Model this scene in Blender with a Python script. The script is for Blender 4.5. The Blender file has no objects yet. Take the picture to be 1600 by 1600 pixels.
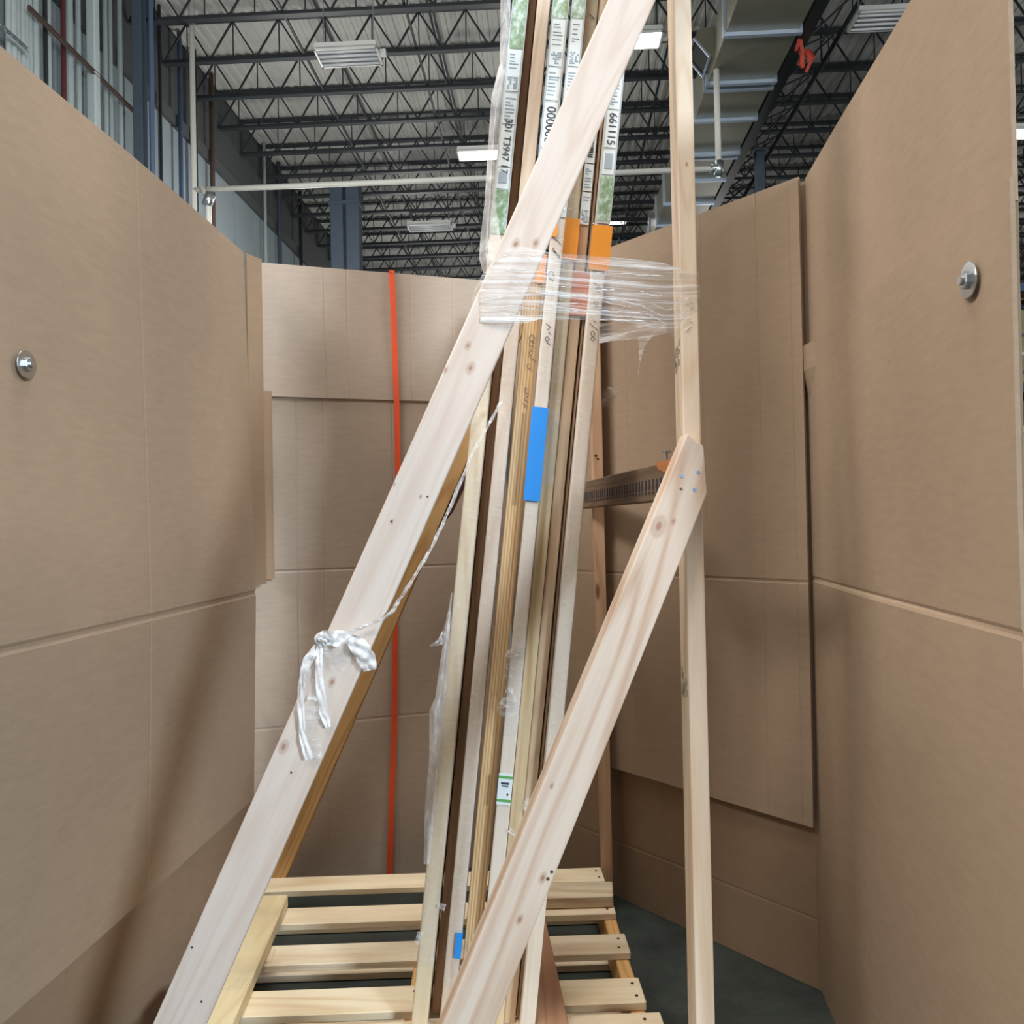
import bpy, bmesh, math, random
from mathutils import Vector as V, Matrix as M, noise as mnoise
from math import sin, cos, pi, radians, sqrt, tan
random.seed(7)
S = bpy.context.scene
COL = S.collection

# ------------------------------------------------------------------ camera
F = 1250.0; EYE = V((0, 0, 1.35))
RC = (M.Rotation(pi/2+radians(.78), 3, 'X') @ M.Rotation(radians(-1.15), 3, 'Z'))
cd = bpy.data.cameras.new('camera'); cam = bpy.data.objects.new('camera', cd); COL.objects.link(cam)
cam.matrix_world = M.Translation(EYE) @ RC.to_4x4()
cd.sensor_width = 36; cd.lens = 36*F/1600; cd.clip_start = .05; cd.clip_end = 300
S.camera = cam
S.view_settings.view_transform = 'Standard'
try: S.view_settings.look = 'None'
except Exception: pass
S.view_settings.gamma = 1; S.view_settings.use_curve_mapping = False
S.view_settings.exposure = -0.07

# ------------------------------------------------------------------ world and large lights
w = bpy.data.worlds.new('warehouse_ambient'); S.world = w; w.use_nodes = True
bg = w.node_tree.nodes['Background']; bg.inputs[0].default_value = (.93, .97, 1, 1); bg.inputs[1].default_value = .05

def area(name, loc, target, sx, sy, power, col):
    l = bpy.data.lights.new(name, 'AREA'); l.shape = 'RECTANGLE'; l.size = sx; l.size_y = sy
    l.energy = power; l.color = col
    o = bpy.data.objects.new(name, l); COL.objects.link(o); o.location = loc
    o.rotation_euler = (V(target)-V(loc)).to_track_quat('-Z', 'Y').to_euler(); return o
area('dock_door_daylight', (6.45, -6.85, 4.2), (-.3, 2.2, 1.5), 1.7, 1.6, 1060, (.74, .88, 1))
area('side_lamp_left', (-5.6, -.8, 6.2), (.7, 2.0, 2.1), 3, 1.2, 400, (1, .94, .87))
area('side_lamp_front_left', (-4.7, -4.0, 7.4), (.6, 2.3, 2.0), 2.2, 1.2, 270, (1, .94, .87))
area('side_lamp_right', (7.5, 1.6, 6.6), (-1, 2.2, 2.0), 3, 1.2, 260, (1, .94, .87))
area('ceiling_lamp_front', (-.6, -3.2, 9.6), (0, 2.6, 1.2), 4, 2, 250, (1, .96, .9))
area('ceiling_lamp_mid', (.0, 2.0, 9.6), (.0, 2.3, 0), 4, 2, 500, (1, .95, .88))
def fill_point(loc, power):
    l = bpy.data.lights.new('fill_light', 'POINT'); l.energy = power; l.shadow_soft_size = .5; l.color = (1, .98, .94)
    o = bpy.data.objects.new('fill_light', l); COL.objects.link(o); o.location = loc
for x_, y_ in ((-4, 7), (5, 7), (-4, 16), (.5, 17), (12, 14), (-3, 26), (7, 27), (17, 24), (-2, 38), (9, 40), (20, 40), (0, 52), (14, 53)): fill_point((x_, y_, 7.4), 230)  # unseen fill points added to brighten the roof deck
for x_, y_ in ((-4, 12), (-3.6, 19), (-3, 30)): fill_point((x_, y_, 5.0), 190)  # lower unseen fill points, added to brighten the left wall

# ------------------------------------------------------------------ helpers
def ray(x, y): return RC @ V(((x-800)/F, -(y-800)/F, -1))
def P(x, y, Y):
    d = ray(x, y); return EYE + d*(Y/d.y)
def G(x, y, z=0.0):
    d = ray(x, y); return EYE + d*((z-EYE.z)/d.z)

def tag(o, label=None, cat=None, group=None, kind=None):
    if label: o['label'] = label
    if cat: o['category'] = cat
    if group: o['group'] = group
    if kind: o['kind'] = kind
    return o
def link(name, data, parent=None, mat=None):
    o = bpy.data.objects.new(name, data); COL.objects.link(o)
    if parent: o.parent = parent
    if mat is not None and data is not None: data.materials.append(mat)
    return o
def empty(name, loc=(0, 0, 0), rz=0):
    o = bpy.data.objects.new(name, None); COL.objects.link(o); o.location = loc; o.rotation_euler = (0, 0, rz)
    o.empty_display_size = .1; return o
class MB:
    def __init__(s): s.v = []; s.f = []
    def box(s, a, b):
        i = len(s.v)
        for z in (a[2], b[2]):
            for x, y in ((a[0], a[1]), (b[0], a[1]), (b[0], b[1]), (a[0], b[1])): s.v.append((x, y, z))
        s.f += [(i+3, i+2, i+1, i), (i+4, i+5, i+6, i+7), (i, i+1, i+5, i+4), (i+1, i+2, i+6, i+5), (i+2, i+3, i+7, i+6), (i+3, i, i+4, i+7)]
        return s
    def tube(s, pts, r, n=8, cap=True, twist=0):
        pts = [V(p) for p in pts]; i0 = len(s.v)
        for k, p in enumerate(pts):
            t = (pts[min(k+1, len(pts)-1)]-pts[max(k-1, 0)]).normalized()
            ref = V((0, 1, 0)) if abs(t.y) < .9 else V((1, 0, 0))
            a = t.cross(ref).normalized(); b = t.cross(a)
            rr = r[k] if isinstance(r, (list, tuple)) else r
            for j in range(n):
                q = 2*pi*j/n + twist
                s.v.append(tuple(p + a*rr*cos(q) + b*rr*sin(q)))
        for k in range(len(pts)-1):
            for j in range(n):
                a = i0+k*n+j; b = i0+k*n+(j+1) % n
                s.f.append((a, b, b+n, a+n))
        if cap:
            s.f.append(tuple(i0+j for j in range(n))[::-1]); e = i0+(len(pts)-1)*n
            s.f.append(tuple(e+j for j in range(n)))
        return s
    def bar(s, p0, p1, w, h):
        return s.tube([p0, p1], max(w, h)*.7071, 4, True, pi/4)
    def prism(s, pts, y0, y1):          # polygon in (x,z), extruded along y
        n = len(pts); i = len(s.v)
        s.v += [(x, y0, z) for x, z in pts] + [(x, y1, z) for x, z in pts]
        s.f.append(tuple(i+j for j in range(n))); s.f.append(tuple(i+n+j for j in range(n))[::-1])
        for j in range(n):
            k = (j+1) % n; s.f.append((i+j, i+n+j, i+n+k, i+k))
        return s
    def disc(s, c, r, h, n=14, axis='y'):
        c = V(c); d = {'y': V((0, h, 0)), 'z': V((0, 0, h)), 'x': V((h, 0, 0))}[axis]
        return s.tube([c, c+d], r, n)
    def mesh(s, name, smooth=False, bevel=0, seg=1):
        me = bpy.data.meshes.new(name); me.from_pydata(s.v, [], s.f)
        bm = bmesh.new(); bm.from_mesh(me)
        bmesh.ops.recalc_face_normals(bm, faces=bm.faces)
        if bevel:
            es = [e for e in bm.edges if len(e.link_faces) == 2 and e.calc_face_angle(0) > .6]
            bmesh.ops.bevel(bm, geom=es, offset=bevel, segments=seg, affect='EDGES', profile=.5)
        bm.to_mesh(me); bm.free()
        if smooth:
            for p in me.polygons: p.use_smooth = True
        return me
    def build(s, name, mat, parent=None, smooth=False, bevel=0, seg=1):
        return link(name, s.mesh(name, smooth, bevel, seg), parent, mat)

# ------------------------------------------------------------------ materials
def srgb(r, g, b):
    f = lambda c: (c/255/12.92 if c <= 10 else ((c/255+.055)/1.055)**2.4)
    return (f(r), f(g), f(b), 1)
def newmat(name):
    m = bpy.data.materials.new(name); m.use_nodes = True; nt = m.node_tree
    return m, nt, nt.nodes, nt.links, nt.nodes['Principled BSDF']
def node(nt, t, **k):
    n = nt.nodes.new(t)
    for a, b in k.items():
        if a.startswith('i_'): n.inputs[a[2:].replace('_', ' ')].default_value = b
        else: setattr(n, a, b)
    return n
def mixc(nt, fac, a, b, mode='MIX'):
    n = nt.nodes.new('ShaderNodeMix'); n.data_type = 'RGBA'; n.blend_type = mode
    for s, val in ((n.inputs[0], fac), (n.inputs[6], a), (n.inputs[7], b)):
        if hasattr(val, 'is_linked') or hasattr(val, 'links'): nt.links.new(val, s)
        elif isinstance(val, (int, float)): s.default_value = val
        else: s.default_value = val
    return n.outputs[2]
def math_(nt, op, a, b=0.0):
    n = nt.nodes.new('ShaderNodeMath'); n.operation = op
    for s, val in ((n.inputs[0], a), (n.inputs[1], b)):
        if hasattr(val, 'links'): nt.links.new(val, s)
        else: s.default_value = val
    return n.outputs[0]
def ramp(nt, fac, stops):
    n = nt.nodes.new('ShaderNodeValToRGB'); nt.links.new(fac, n.inputs[0]); r = n.color_ramp
    while len(r.elements) < len(stops): r.elements.new(.5)
    for e, (p, c) in zip(r.elements, stops): e.position = p; e.color = c if len(c) == 4 else (*c, 1)
    return n.outputs[0]
def coords(nt, scale=(1, 1, 1), off=(0, 0, 0), out='Object'):
    t = nt.nodes.new('ShaderNodeTexCoord'); mp = nt.nodes.new('ShaderNodeMapping')
    nt.links.new(t.outputs[out], mp.inputs[0]); mp.inputs['Scale'].default_value = scale; mp.inputs['Location'].default_value = off
    return mp.outputs[0]
def noise(nt, vec, scale, detail=4, rough=.55, dist=0):
    n = node(nt, 'ShaderNodeTexNoise'); nt.links.new(vec, n.inputs['Vector'])
    n.inputs['Scale'].default_value = scale; n.inputs['Detail'].default_value = detail
    n.inputs['Roughness'].default_value = rough; n.inputs['Distortion'].default_value = dist
    return n.outputs['Fac']
def bump(nt, h, strength, dist=.002):
    b = node(nt, 'ShaderNodeBump'); b.inputs['Strength'].default_value = strength; b.inputs['Distance'].default_value = dist
    nt.links.new(h, b.inputs['Height']); nt.links.new(b.outputs[0], nt.nodes['Principled BSDF'].inputs['Normal'])
def plain(name, col, rough=.6, metal=0, var=.12, scale=6):
    m, nt, N, L, b = newmat(name)
    n = noise(nt, coords(nt), scale, 3)
    dk = tuple(c*(1-var) for c in col[:3])+(1,); lt = tuple(min(1, c*(1+var)) for c in col[:3])+(1,)
    L.new(mixc(nt, n, dk, lt), b.inputs['Base Color']); b.inputs['Roughness'].default_value = rough; b.inputs['Metallic'].default_value = metal
    return m
def emit(name, col, st):
    m, nt, N, L, b = newmat(name)
    b.inputs['Base Color'].default_value = (.8, .8, .8, 1)
    b.inputs['Emission Color'].default_value = col; b.inputs['Emission Strength'].default_value = st
    return m

def wood(name, base, late, knots=(), seed=0, rings=.35, axis='z', autok=.0, stripes=0, rough=.62, stain=0):
    """softwood, grain along the local axis of the board; knots = (x, z, radius) on the board's face"""
    m, nt, N, L, b = newmat(name)
    sc = {'z': (1, 1, .05), 'x': (.05, 1, 1), 'y': (1, .05, 1)}[axis]
    off = (seed*1.37, seed*.71, seed*2.3)
    c = coords(nt, sc, off)
    # bend the grain round the knots
    fine = noise(nt, c, 130, 5, .65)
    broad = noise(nt, coords(nt, sc, (off[2], off[0], off[1])), 26, 3, .5, .4)
    sc2 = {'z': (1, .5, .075), 'x': (.075, .5, 1), 'y': (1, .075, .5)}[axis]
    lowf = noise(nt, coords(nt, sc2, off), 7.5, 1.5, .4, .25)
    sn = math_(nt, 'SINE', math_(nt, 'MULTIPLY', lowf, 75.0))
    f = math_(nt, 'MULTIPLY', math_(nt, 'POWER', math_(nt, 'MULTIPLY', math_(nt, 'ADD', sn, 1.0), .5), 2.5), rings)
    f = math_(nt, 'ADD', f, math_(nt, 'MULTIPLY', math_(nt, 'SUBTRACT', broad, .4), .9))
    f = math_(nt, 'ADD', f, math_(nt, 'MULTIPLY', math_(nt, 'SUBTRACT', fine, .5), .7))
    if stripes:
        w2 = node(nt, 'ShaderNodeTexWave', wave_type='BANDS', bands_direction='X')
        L.new(coords(nt, (1, 1, .015), off), w2.inputs['Vector'])
        w2.inputs['Scale'].default_value = stripes; w2.inputs['Distortion'].default_value = 1.2; w2.inputs['Detail Scale'].default_value = 2
        f = math_(nt, 'ADD', f, math_(nt, 'MULTIPLY', w2.outputs['Fac'], .6))
    cl = node(nt, 'ShaderNodeClamp'); L.new(f, cl.inputs[0])
    col = mixc(nt, cl.outputs[0], base, late)
    if stain:
        s1 = noise(nt, coords(nt, (1, 1, .35) if axis == 'z' else (.35, 1, 1), (seed, 3, 1)), 7, 4, .6)
        col = mixc(nt, ramp(nt, s1, [(.5, (0, 0, 0)), (.72, (stain, stain, stain))]), col, (.16, .14, .12, 1))
    tc = N.new('ShaderNodeTexCoord')
    for (kx, kz, kr) in knots:
        sub = node(nt, 'ShaderNodeVectorMath', operation='SUBTRACT'); L.new(tc.outputs['Object'], sub.inputs[0])
        sub.inputs[1].default_value = (kx, 0, kz)
        ml = node(nt, 'ShaderNodeVectorMath', operation='MULTIPLY'); L.new(sub.outputs[0], ml.inputs[0])
        ml.inputs[1].default_value = (1, .25, .62) if axis == 'z' else (.62, 1, .25)
        ln = node(nt, 'ShaderNodeVectorMath', operation='LENGTH'); L.new(ml.outputs[0], ln.inputs[0])
        d = math_(nt, 'DIVIDE', ln.outputs['Value'], kr)
        d = math_(nt, 'ADD', d, math_(nt, 'MULTIPLY', math_(nt, 'SUBTRACT', broad, .5), .7))
        k = ramp(nt, d, [(0, (.9, .9, .9)), (.3, (.75, .75, .75)), (.45, (.32, .32, .32)), (.7, (.34, .34, .34)), (1.1, (0, 0, 0))])
        col = mixc(nt, k, col, (late[0]*.62, late[1]*.42, late[2]*.30, 1))
    if autok:
        vo = node(nt, 'ShaderNodeTexVoronoi'); vo.inputs['Scale'].default_value = 1
        L.new(coords(nt, {'z': (8, 8, 2.4), 'x': (2.4, 8, 8), 'y': (8, 2.4, 8)}[axis], off), vo.inputs['Vector'])
        k = ramp(nt, vo.outputs['Distance'], [(0, (.85, .85, .85)), (autok*.5, (.75, .75, .75)), (autok*.7, (.25, .25, .25)), (autok, (0, 0, 0))])
        col = mixc(nt, k, col, (late[0]*.38, late[1]*.24, late[2]*.16, 1))
    L.new(col, b.inputs['Base Color']); b.inputs['Roughness'].default_value = rough
    bump(nt, fine, .12, .001)
    return m

def cardboard(name, base, seed=0, line='z'):
    m, nt, N, L, b = newmat(name)
    c = coords(nt, (1, 1, 1), (seed, seed*2, seed*.5))
    big = noise(nt, c, 1.6, 3, .5); sml = noise(nt, c, 240, 3, .7)
    fib = noise(nt, coords(nt, (.35, 1, 1.6), (seed, 0, 0)), 46, 4, .6)
    wv = node(nt, 'ShaderNodeTexWave', wave_type='BANDS', bands_direction='X' if line == 'z' else 'Z')
    L.new(c, wv.inputs['Vector']); wv.inputs['Scale'].default_value = 36; wv.inputs['Distortion'].default_value = .6
    f = math_(nt, 'ADD', math_(nt, 'MULTIPLY', big, .5), math_(nt, 'MULTIPLY', fib, .35))
    f = math_(nt, 'ADD', f, math_(nt, 'MULTIPLY', sml, .22))
    f = math_(nt, 'ADD', f, math_(nt, 'MULTIPLY', wv.outputs['Fac'], .03))
    dk = tuple(v*.80 for v in base[:3])+(1,); lt = tuple(v*1.16 for v in base[:3])+(1,)
    col = ramp(nt, f, [(.3, dk), (.8, lt)])
    sp = noise(nt, c, 34, 2, .5)
    col = mixc(nt, ramp(nt, sp, [(.74, (0, 0, 0)), (.80, (.35, .35, .35))]), col, tuple(v*.55 for v in base[:3])+(1,))
    L.new(col, b.inputs['Base Color']); b.inputs['Roughness'].default_value = .82
    b.inputs['Specular IOR Level'].default_value = .25
    bump(nt, math_(nt, 'ADD', math_(nt, 'MULTIPLY', wv.outputs['Fac'], .2), fib), .10, .002)
    return m

def film(name, lo=.08, hi=.75, streak=(1, 1, 9), scale=9, edge=.55, tint=(.95, .95, .96, 1), rough=.22, bmp=.4):
    """clear stretch film: see-through, white highlights painted in by noise"""
    m, nt, N, L, b = newmat(name)
    c = coords(nt, streak, (0, 0, 0))
    n = noise(nt, c, scale, 6, .62, .5)
    fac = ramp(nt, n, [(edge-.12, (lo, lo, lo)), (edge, (lo+.12, lo+.12, lo+.12)), (edge+.16, (hi, hi, hi))])  # denser white patches stand for highlights on the film
    tr = node(nt, 'ShaderNodeBsdfTransparent'); tr.inputs[0].default_value = (.97, .97, .97, 1)
    b.inputs['Base Color'].default_value = tint; b.inputs['Roughness'].default_value = rough
    mx = node(nt, 'ShaderNodeMixShader'); L.new(fac, mx.inputs[0]); L.new(tr.outputs[0], mx.inputs[1]); L.new(b.outputs[0], mx.inputs[2])
    L.new(mx.outputs[0], N['Material Output'].inputs['Surface'])
    bump(nt, n, bmp, .008)
    return m

PALE, LATE = srgb(226, 207, 188), srgb(190, 150, 118)
MT = {}
MT['concrete'] = None
def concrete():
    m, nt, N, L, b = newmat('dark sealed concrete')
    c = coords(nt)
    n = math_(nt, 'ADD', math_(nt, 'MULTIPLY', noise(nt, c, 5, 6, .65), .65), math_(nt, 'MULTIPLY', noise(nt, c, 70, 4, .7), .35))
    L.new(ramp(nt, n, [(.3, srgb(36, 44, 43)), (.7, srgb(68, 76, 73))]), b.inputs['Base Color'])
    L.new(ramp(nt, n, [(.3, (.35,)*3), (.7, (.6,)*3)]), b.inputs['Roughness']); bump(nt, n, .08, .003)
    return m
MT['concrete'] = concrete()
MT['deck'] = plain('painted roof deck', srgb(168, 168, 163), .6, 0, .1, 3)
MT['black'] = plain('black joist paint', srgb(38, 42, 46), .5, 0, .2)
MT['wall'] = plain('blue grey wall panel', srgb(124, 134, 139), .5, 0, .07, 1.2)
MT['wall_dark'] = plain('dark grey upper wall', srgb(62, 64, 66), .7, 0, .15)
MT['galv'] = plain('galvanised conduit', srgb(182, 194, 196), .4, .3, .12, 12)
MT['white_pipe'] = plain('white painted pipe', srgb(205, 204, 196), .5, 0, .06)
MT['duct'] = plain('galvanised duct sheet', srgb(128, 126, 112), .42, .35, .16, 2.2)
MT['flange'] = plain('daylit duct flange', srgb(190, 204, 222), .28, .55, .1, 9)  # daylight reflected off the flange fronts is put into this tone
MT['column'] = plain('slate blue column paint', srgb(66, 78, 90), .5, 0, .12)
MT['blue_steel'] = plain('blue steel paint', srgb(74, 92, 120), .5, 0, .15)
MT['darkred'] = plain('dark red pipe', srgb(84, 40, 40), .5, 0, .1)
MT['brown_pipe'] = plain('rust brown pipe', srgb(78, 62, 54), .6, 0, .15)
MT['mouth_shade'] = plain('duct mouth shade', srgb(24, 26, 24), .8, 0, .1)
MT['zinc'] = plain('zinc plated steel', srgb(178, 184, 188), .3, .9, .12, 40)
MT['nail'] = plain('dark nail head', srgb(74, 62, 54), .5, .4, .2, 40)
MT['bluenail'] = plain('blue coated nail head', srgb(110, 140, 180), .5, .2, .1, 40)
MT['fixture'] = plain('white lamp housing', srgb(200, 200, 196), .45, 0, .05)
MT['tube_off'] = plain('unlit lamp tube', srgb(205, 208, 212), .3, 0, .05)
MT['tube_on'] = emit('lit lamp tube', (1, .98, .93, 1), 9)
MT['orange_strap'] = plain('orange woven strap', srgb(226, 84, 44), .55, 0, .12, 60)
MT['orange_tape'] = plain('orange packing tape', srgb(240, 158, 62), .3, 0, .1, 25)
MT['brown_tape'] = plain('rust orange tape', srgb(196, 112, 60), .3, 0, .2, 25)
MT['blue_tape'] = plain('blue masking tape', srgb(36, 140, 230), .5, 0, .06, 30)
MT['paper'] = plain('white label paper', srgb(228, 238, 242), .5, 0, .03, 20)
MT['ink'] = plain('black ink', srgb(50, 52, 66), .6, 0, .05)
MT['pencil'] = plain('marker ink', srgb(96, 88, 90), .6, 0, .05)
MT['greenink'] = plain('green label print', srgb(96, 170, 92), .5, 0, .08)
MT['leafprint'] = None
def leafprint():
    m, nt, N, L, b = newmat('green leaf pattern print')
    n = noise(nt, coords(nt, (1, 1, .7)), 70, 4, .6)
    L.new(ramp(nt, n, [(.34, srgb(206, 220, 216)), (.46, srgb(160, 184, 162)), (.6, srgb(122, 150, 112)), (.75, srgb(178, 198, 186))]), b.inputs['Base Color'])
    b.inputs['Roughness'].default_value = .3
    return m
MT['leafprint'] = leafprint()
MT['greysleeve'] = plain('grey plastic sleeve', srgb(190, 198, 200), .3, 0, .08, 30)
MT['bark'] = plain('dark bark edge', srgb(70, 38, 26), .9, 0, .3, 40)
MT['film'] = film('stretch film')
MT['wrap'] = film('shrink wrap on boards', .12, .6, (1, 1, 2.2), 34, .62, bmp=.25)
MT['band'] = film('stretch film band', .07, .8, (.45, 1, 26), 5, .50)
MT['whitefilm'] = film('bunched white film', .5, .97, (1, 1, 1), 22, .44, tint=(.97, .97, .98, 1), rough=.4, bmp=.15)
MT['red_flag'] = plain('red orange flagging tape', srgb(200, 70, 50), .6, 0, .2, 20)

# ================================================================== the building shell (rotated 2.75 deg)
RB = radians(-2.75)
def bobj(o): o.rotation_euler.z = RB; return o
MBm = M.Rotation(RB, 4, 'Z')
ZC = EYE.z + 8.8            # bottom chords of the roof joists
WX = -7.1                   # inner face of the left wall (building frame)
YF = 62.0; XR = 26.0
def bpos(x, y, z): return MBm @ V((x, y, z))
fl = MB().box((-30, -30, -.2), (40, 75, 0)).build('floor', MT['concrete']); tag(fl, kind='structure')

def ceiling():
    zt = ZC+.82; m = MB(); x = WX; pitch = .2; prof = []
    while x < XR:
        prof += [(x, zt), (x+.09, zt), (x+.105, zt+.02), (x+.185, zt+.02)]; x += pitch
    n = len(prof)
    for (px_, pz) in prof: m.v += [(px_, -12, pz), (px_, YF, pz)]
    for i in range(n-1): m.f.append((2*i, 2*i+1, 2*i+3, 2*i+2))
    i = len(m.v); m.v += [(WX, -12, zt+.12), (XR, -12, zt+.12), (XR, YF, zt+.12), (WX, YF, zt+.12)]; m.f.append((i, i+1, i+2, i+3))
    c = bobj(m.build('ceiling', MT['deck'])); tag(c, kind='structure')
    L = XR-WX; hp = .44; D = .74; nb = int(L/hp)
    me_b = MB().box((0, -.06, -.04), (L, .06, 0)).box((0, -.012, 0), (L, .012, .05)).mesh('bottom_chord')
    me_t = MB().box((0, -.06, D), (L, .06, D+.05)).mesh('top_chord')
    up = MB().bar((0, 0, .02), (hp, 0, D), .03, .03).mesh('web_bar'); dn = MB().bar((0, 0, D), (hp, 0, .02), .03, .03).mesh('web_bar')
    vp = MB().bar((0, .02, .02), (0, .02, D), .02, .02).mesh('web_post'); vp.materials.append(MT['black'])
    al = MB()
    for k in range(nb):
        z0, z1 = ((.02, D) if k % 2 == 0 else (D, .02)); al.bar((k*hp, 0, z0), ((k+1)*hp, 0, z1), .03, .03)
        if k % 2 == 0: al.bar(((k)*hp, .02, .02), (k*hp, .02, D), .018, .018)
    alm = al.mesh('web')
    for me in (me_b, me_t, up, dn, alm): me.materials.append(MT['black'])
    Y = 13.4; j = 0
    while Y < YF:
        r = empty('roof_joist', (WX, Y, ZC)); r.parent = c
        link('bottom_chord', me_b, r); link('top_chord', me_t, r)
        if j < 4:
            for k in range(nb):
                o = link('web_bar', up if k % 2 == 0 else dn, r); o.location = (k*hp, 0, 0)
                if k % 2 == 1: link('web_post', vp, r).location = (k*hp, 0, 0)
        else:
            tag(link('web', alm, r), kind='stuff')
        Y += 1.25; j += 1
    # lines of bridging angle running back along the roof
    for X, Z in ((-4.4, .0), (-4.1, .72), (-2.3, .02), (-2.05, .7), (-1.9, .3), (.4, .02), (.7, .7), (2.5, .5), (7.6, .02), (10.5, .02)):
        MB().box((X-.02, 12, ZC+Z), (X+.02, YF, ZC+Z+.04)).build('bridging_angle', MT['black'], c)
ceiling()
def walls():
    wl = bobj(MB().box((WX-.25, -12, 0), (WX-.06, YF, 9.4)).build('wall_left', MT['wall'])); tag(wl, kind='structure')
    pm = MB().box((0, .02, 0), (.055, 1.18, 9.12)).mesh('wall_panel', bevel=.008); pm.materials.append(MT['wall'])
    y = 6.0
    while y < YF-1:
        o = link('wall_panel', pm, wl); o.location = (WX-.06, y, 0); y += 1.2
    MB().box((WX-.25, -12, 9.4), (WX-.03, YF, ZC+.95)).build('upper_wall', MT['wall_dark'], wl)  # upper wall band, darker than the panels below
    MB().box((WX-.05, 3, 9.1), (WX+.08, YF, 9.34)).build('girt', MT['wall_dark'], wl)
    far = bobj(MB().box((WX, YF, 0), (XR, YF+.2, ZC+.95)).build('wall_back', MT['deck'])); tag(far, kind='structure')
    rt = bobj(MB().box((XR, 4, 0), (XR+.2, YF, ZC+.95)).build('wall_right', MT['deck'])); tag(rt, kind='structure')
walls()

# conduits and pipes standing along the left wall : (pixel x, reference pixel y, radius, material, label)
def pipes():
    def at(px_, py_, X):
        d = MBm.inverted().to_3x3() @ ray(px_, py_); return X/d.x*d.y
    spec = [(13, .035, 'galv', 'first pale conduit from the left edge of the wall cluster'),
            (20, .05, 'galv', 'second pale conduit of the left wall cluster, thicker than its neighbours'),
            (28, .03, 'galv', 'third pale conduit of the left wall cluster'),
            (35, .04, 'galv', 'fourth pale conduit of the left wall cluster'),
            (41, .035, 'galv', 'fifth pale conduit of the left wall cluster'),
            (47, .03, 'galv', 'sixth, thin pale conduit of the left wall cluster'),
            (55, .05, 'galv', 'last thick pale conduit ending the left wall cluster'),
            (71, .03, 'black', 'black conduit beside a pale one on the left wall'),
            (76, .035, 'galv', 'pale conduit right beside the black one on the left wall'),
            (99, .035, 'darkred', 'dark red pipe on the blue grey left wall'),
            (108, .055, 'galv', 'thick pale conduit right of the dark red pipe'),
            (122, .04, 'galv', 'single pale conduit left of the wide grey downpipe'),
            (164, .04, 'galv', 'pale conduit just right of the wide grey downpipe'),
            (172, .035, 'galv', 'pale conduit between two others right of the downpipe'),
            (187, .045, 'galv', 'last bright conduit before the blue steel column'),
            (249, .03, 'black', 'thin black pipe on the wall right of the blue steel column'),
            (282, .045, 'blue_steel', 'blue pipe on the wall left of the white riser'),
            (303, .07, 'black', 'thick black pipe behind the white riser'),
            (331, .055, 'brown_pipe', 'rust brown pipe right of the white riser'),
            (412, .04, 'galv', 'far pale conduit on the wall above the cardboard corner'),
            (434, .06, 'column', 'far grey blue pipe on the wall above the cardboard corner'),
            (467, .05, 'black', 'far black pipe on the wall left of the slate column')]
    for px_, r, m, lab in spec:
        ref = 60 if px_ < 260 else 200
        Y = at(px_, ref, WX+.14)
        o = MB().tube([(0, 0, 0), (0, 0, ZC+.8)], r, 8).build('wall_conduit' if m == 'galv' else 'wall_pipe', MT[m], smooth=True)
        o.location = bpos(WX+.14, Y, 0); bobj(o)
        tag(o, lab, 'pipe')
        k = MB().box((-.14, -r-.02, 6.9), (0, r+.02, 6.97)).build('pipe_clamp', MT['zinc'], o)
    Y = at(143, 60, WX+.18)
    o = MB().box((-.075, -.075, 0), (.075, .075, ZC+.8)).build('downpipe', MT['galv'], bevel=.02); o.location = bpos(WX+.2, Y, 0); bobj(o)
    tag(o, 'wide pale square downpipe on the left wall', 'pipe'); MB().box((-.1, -.1, 6.6), (.09, .1, 6.66)).build('pipe_clamp', MT['zinc'], o)
    # strut channels
    for (a, b, z, lab) in ((4, 48, 7.75, 'short grey strut channel across the left conduit cluster'), (50, 212, 8.35, 'long perforated dark strut channel crossing the wall conduits')):
        y0, y1 = at(a, 60, WX+.3), at(b, 100, WX+.3)
        m = MB().box((0, 0, 0), (.015, y1-y0, .065)).box((.015, 0, 0), (.04, y1-y0, .01)).box((.015, 0, .055), (.04, y1-y0, .065))
        n = int((y1-y0)/.12)
        o = m.build('strut_channel', MT['brown_pipe'] if b > 100 else MT['zinc']); o.location = bpos(WX+.24, y0, z); bobj(o)
        tag(o, lab, 'strut channel')
        h = MB()
        for i in range(n): h.box((.002, .03+i*.12, .02), (.018, .09+i*.12, .045))
        tag(h.build('slot', MT['black'], o), kind='stuff')
    # blue I-section column at the wall
    Y = at(213, 60, WX+.3)
    o = MB().box((-.08, -.09, 0), (.08, -.075, ZC+.8)).box((-.08, .075, 0), (.08, .09, ZC+.8)).box((-.01, -.08, 0), (.01, .08, ZC+.8)).build('steel_column', MT['column'])
    o.location = bpos(WX+.35, Y, 0); bobj(o); tag(o, 'blue grey steel column against the left wall amid the conduits', 'column')
    c = MB().tube([(.12, .16, 0), (.12, .16, ZC+.8)], .045, 8).build('conduit', MT['blue_steel'], o)
    MB().box((-.12, -.12, 7.0), (.18, .2, 7.12)).build('bracket', MT['column'], o)
    # white pipe run with its riser
    Y = 13.6; XL = (298-858)/F*Y; z = EYE.z + (818-266)/F*Y*.985
    X1 = 2.96
    o = MB().tube([(0, 0, 0), (X1-XL, 0, 0)], .048, 10).build('sprinkler_pipe', MT['white_pipe'], smooth=True)
    o.location = bpos(XL, Y, z); bobj(o); tag(o, 'long white sprinkler pipe running across the warehouse above the bay', 'pipe')
    MB().tube([(0, 0, -z+.02), (0, 0, ZC+.8-z)], .048, 10).build('riser', MT['white_pipe'], o, True)
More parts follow.
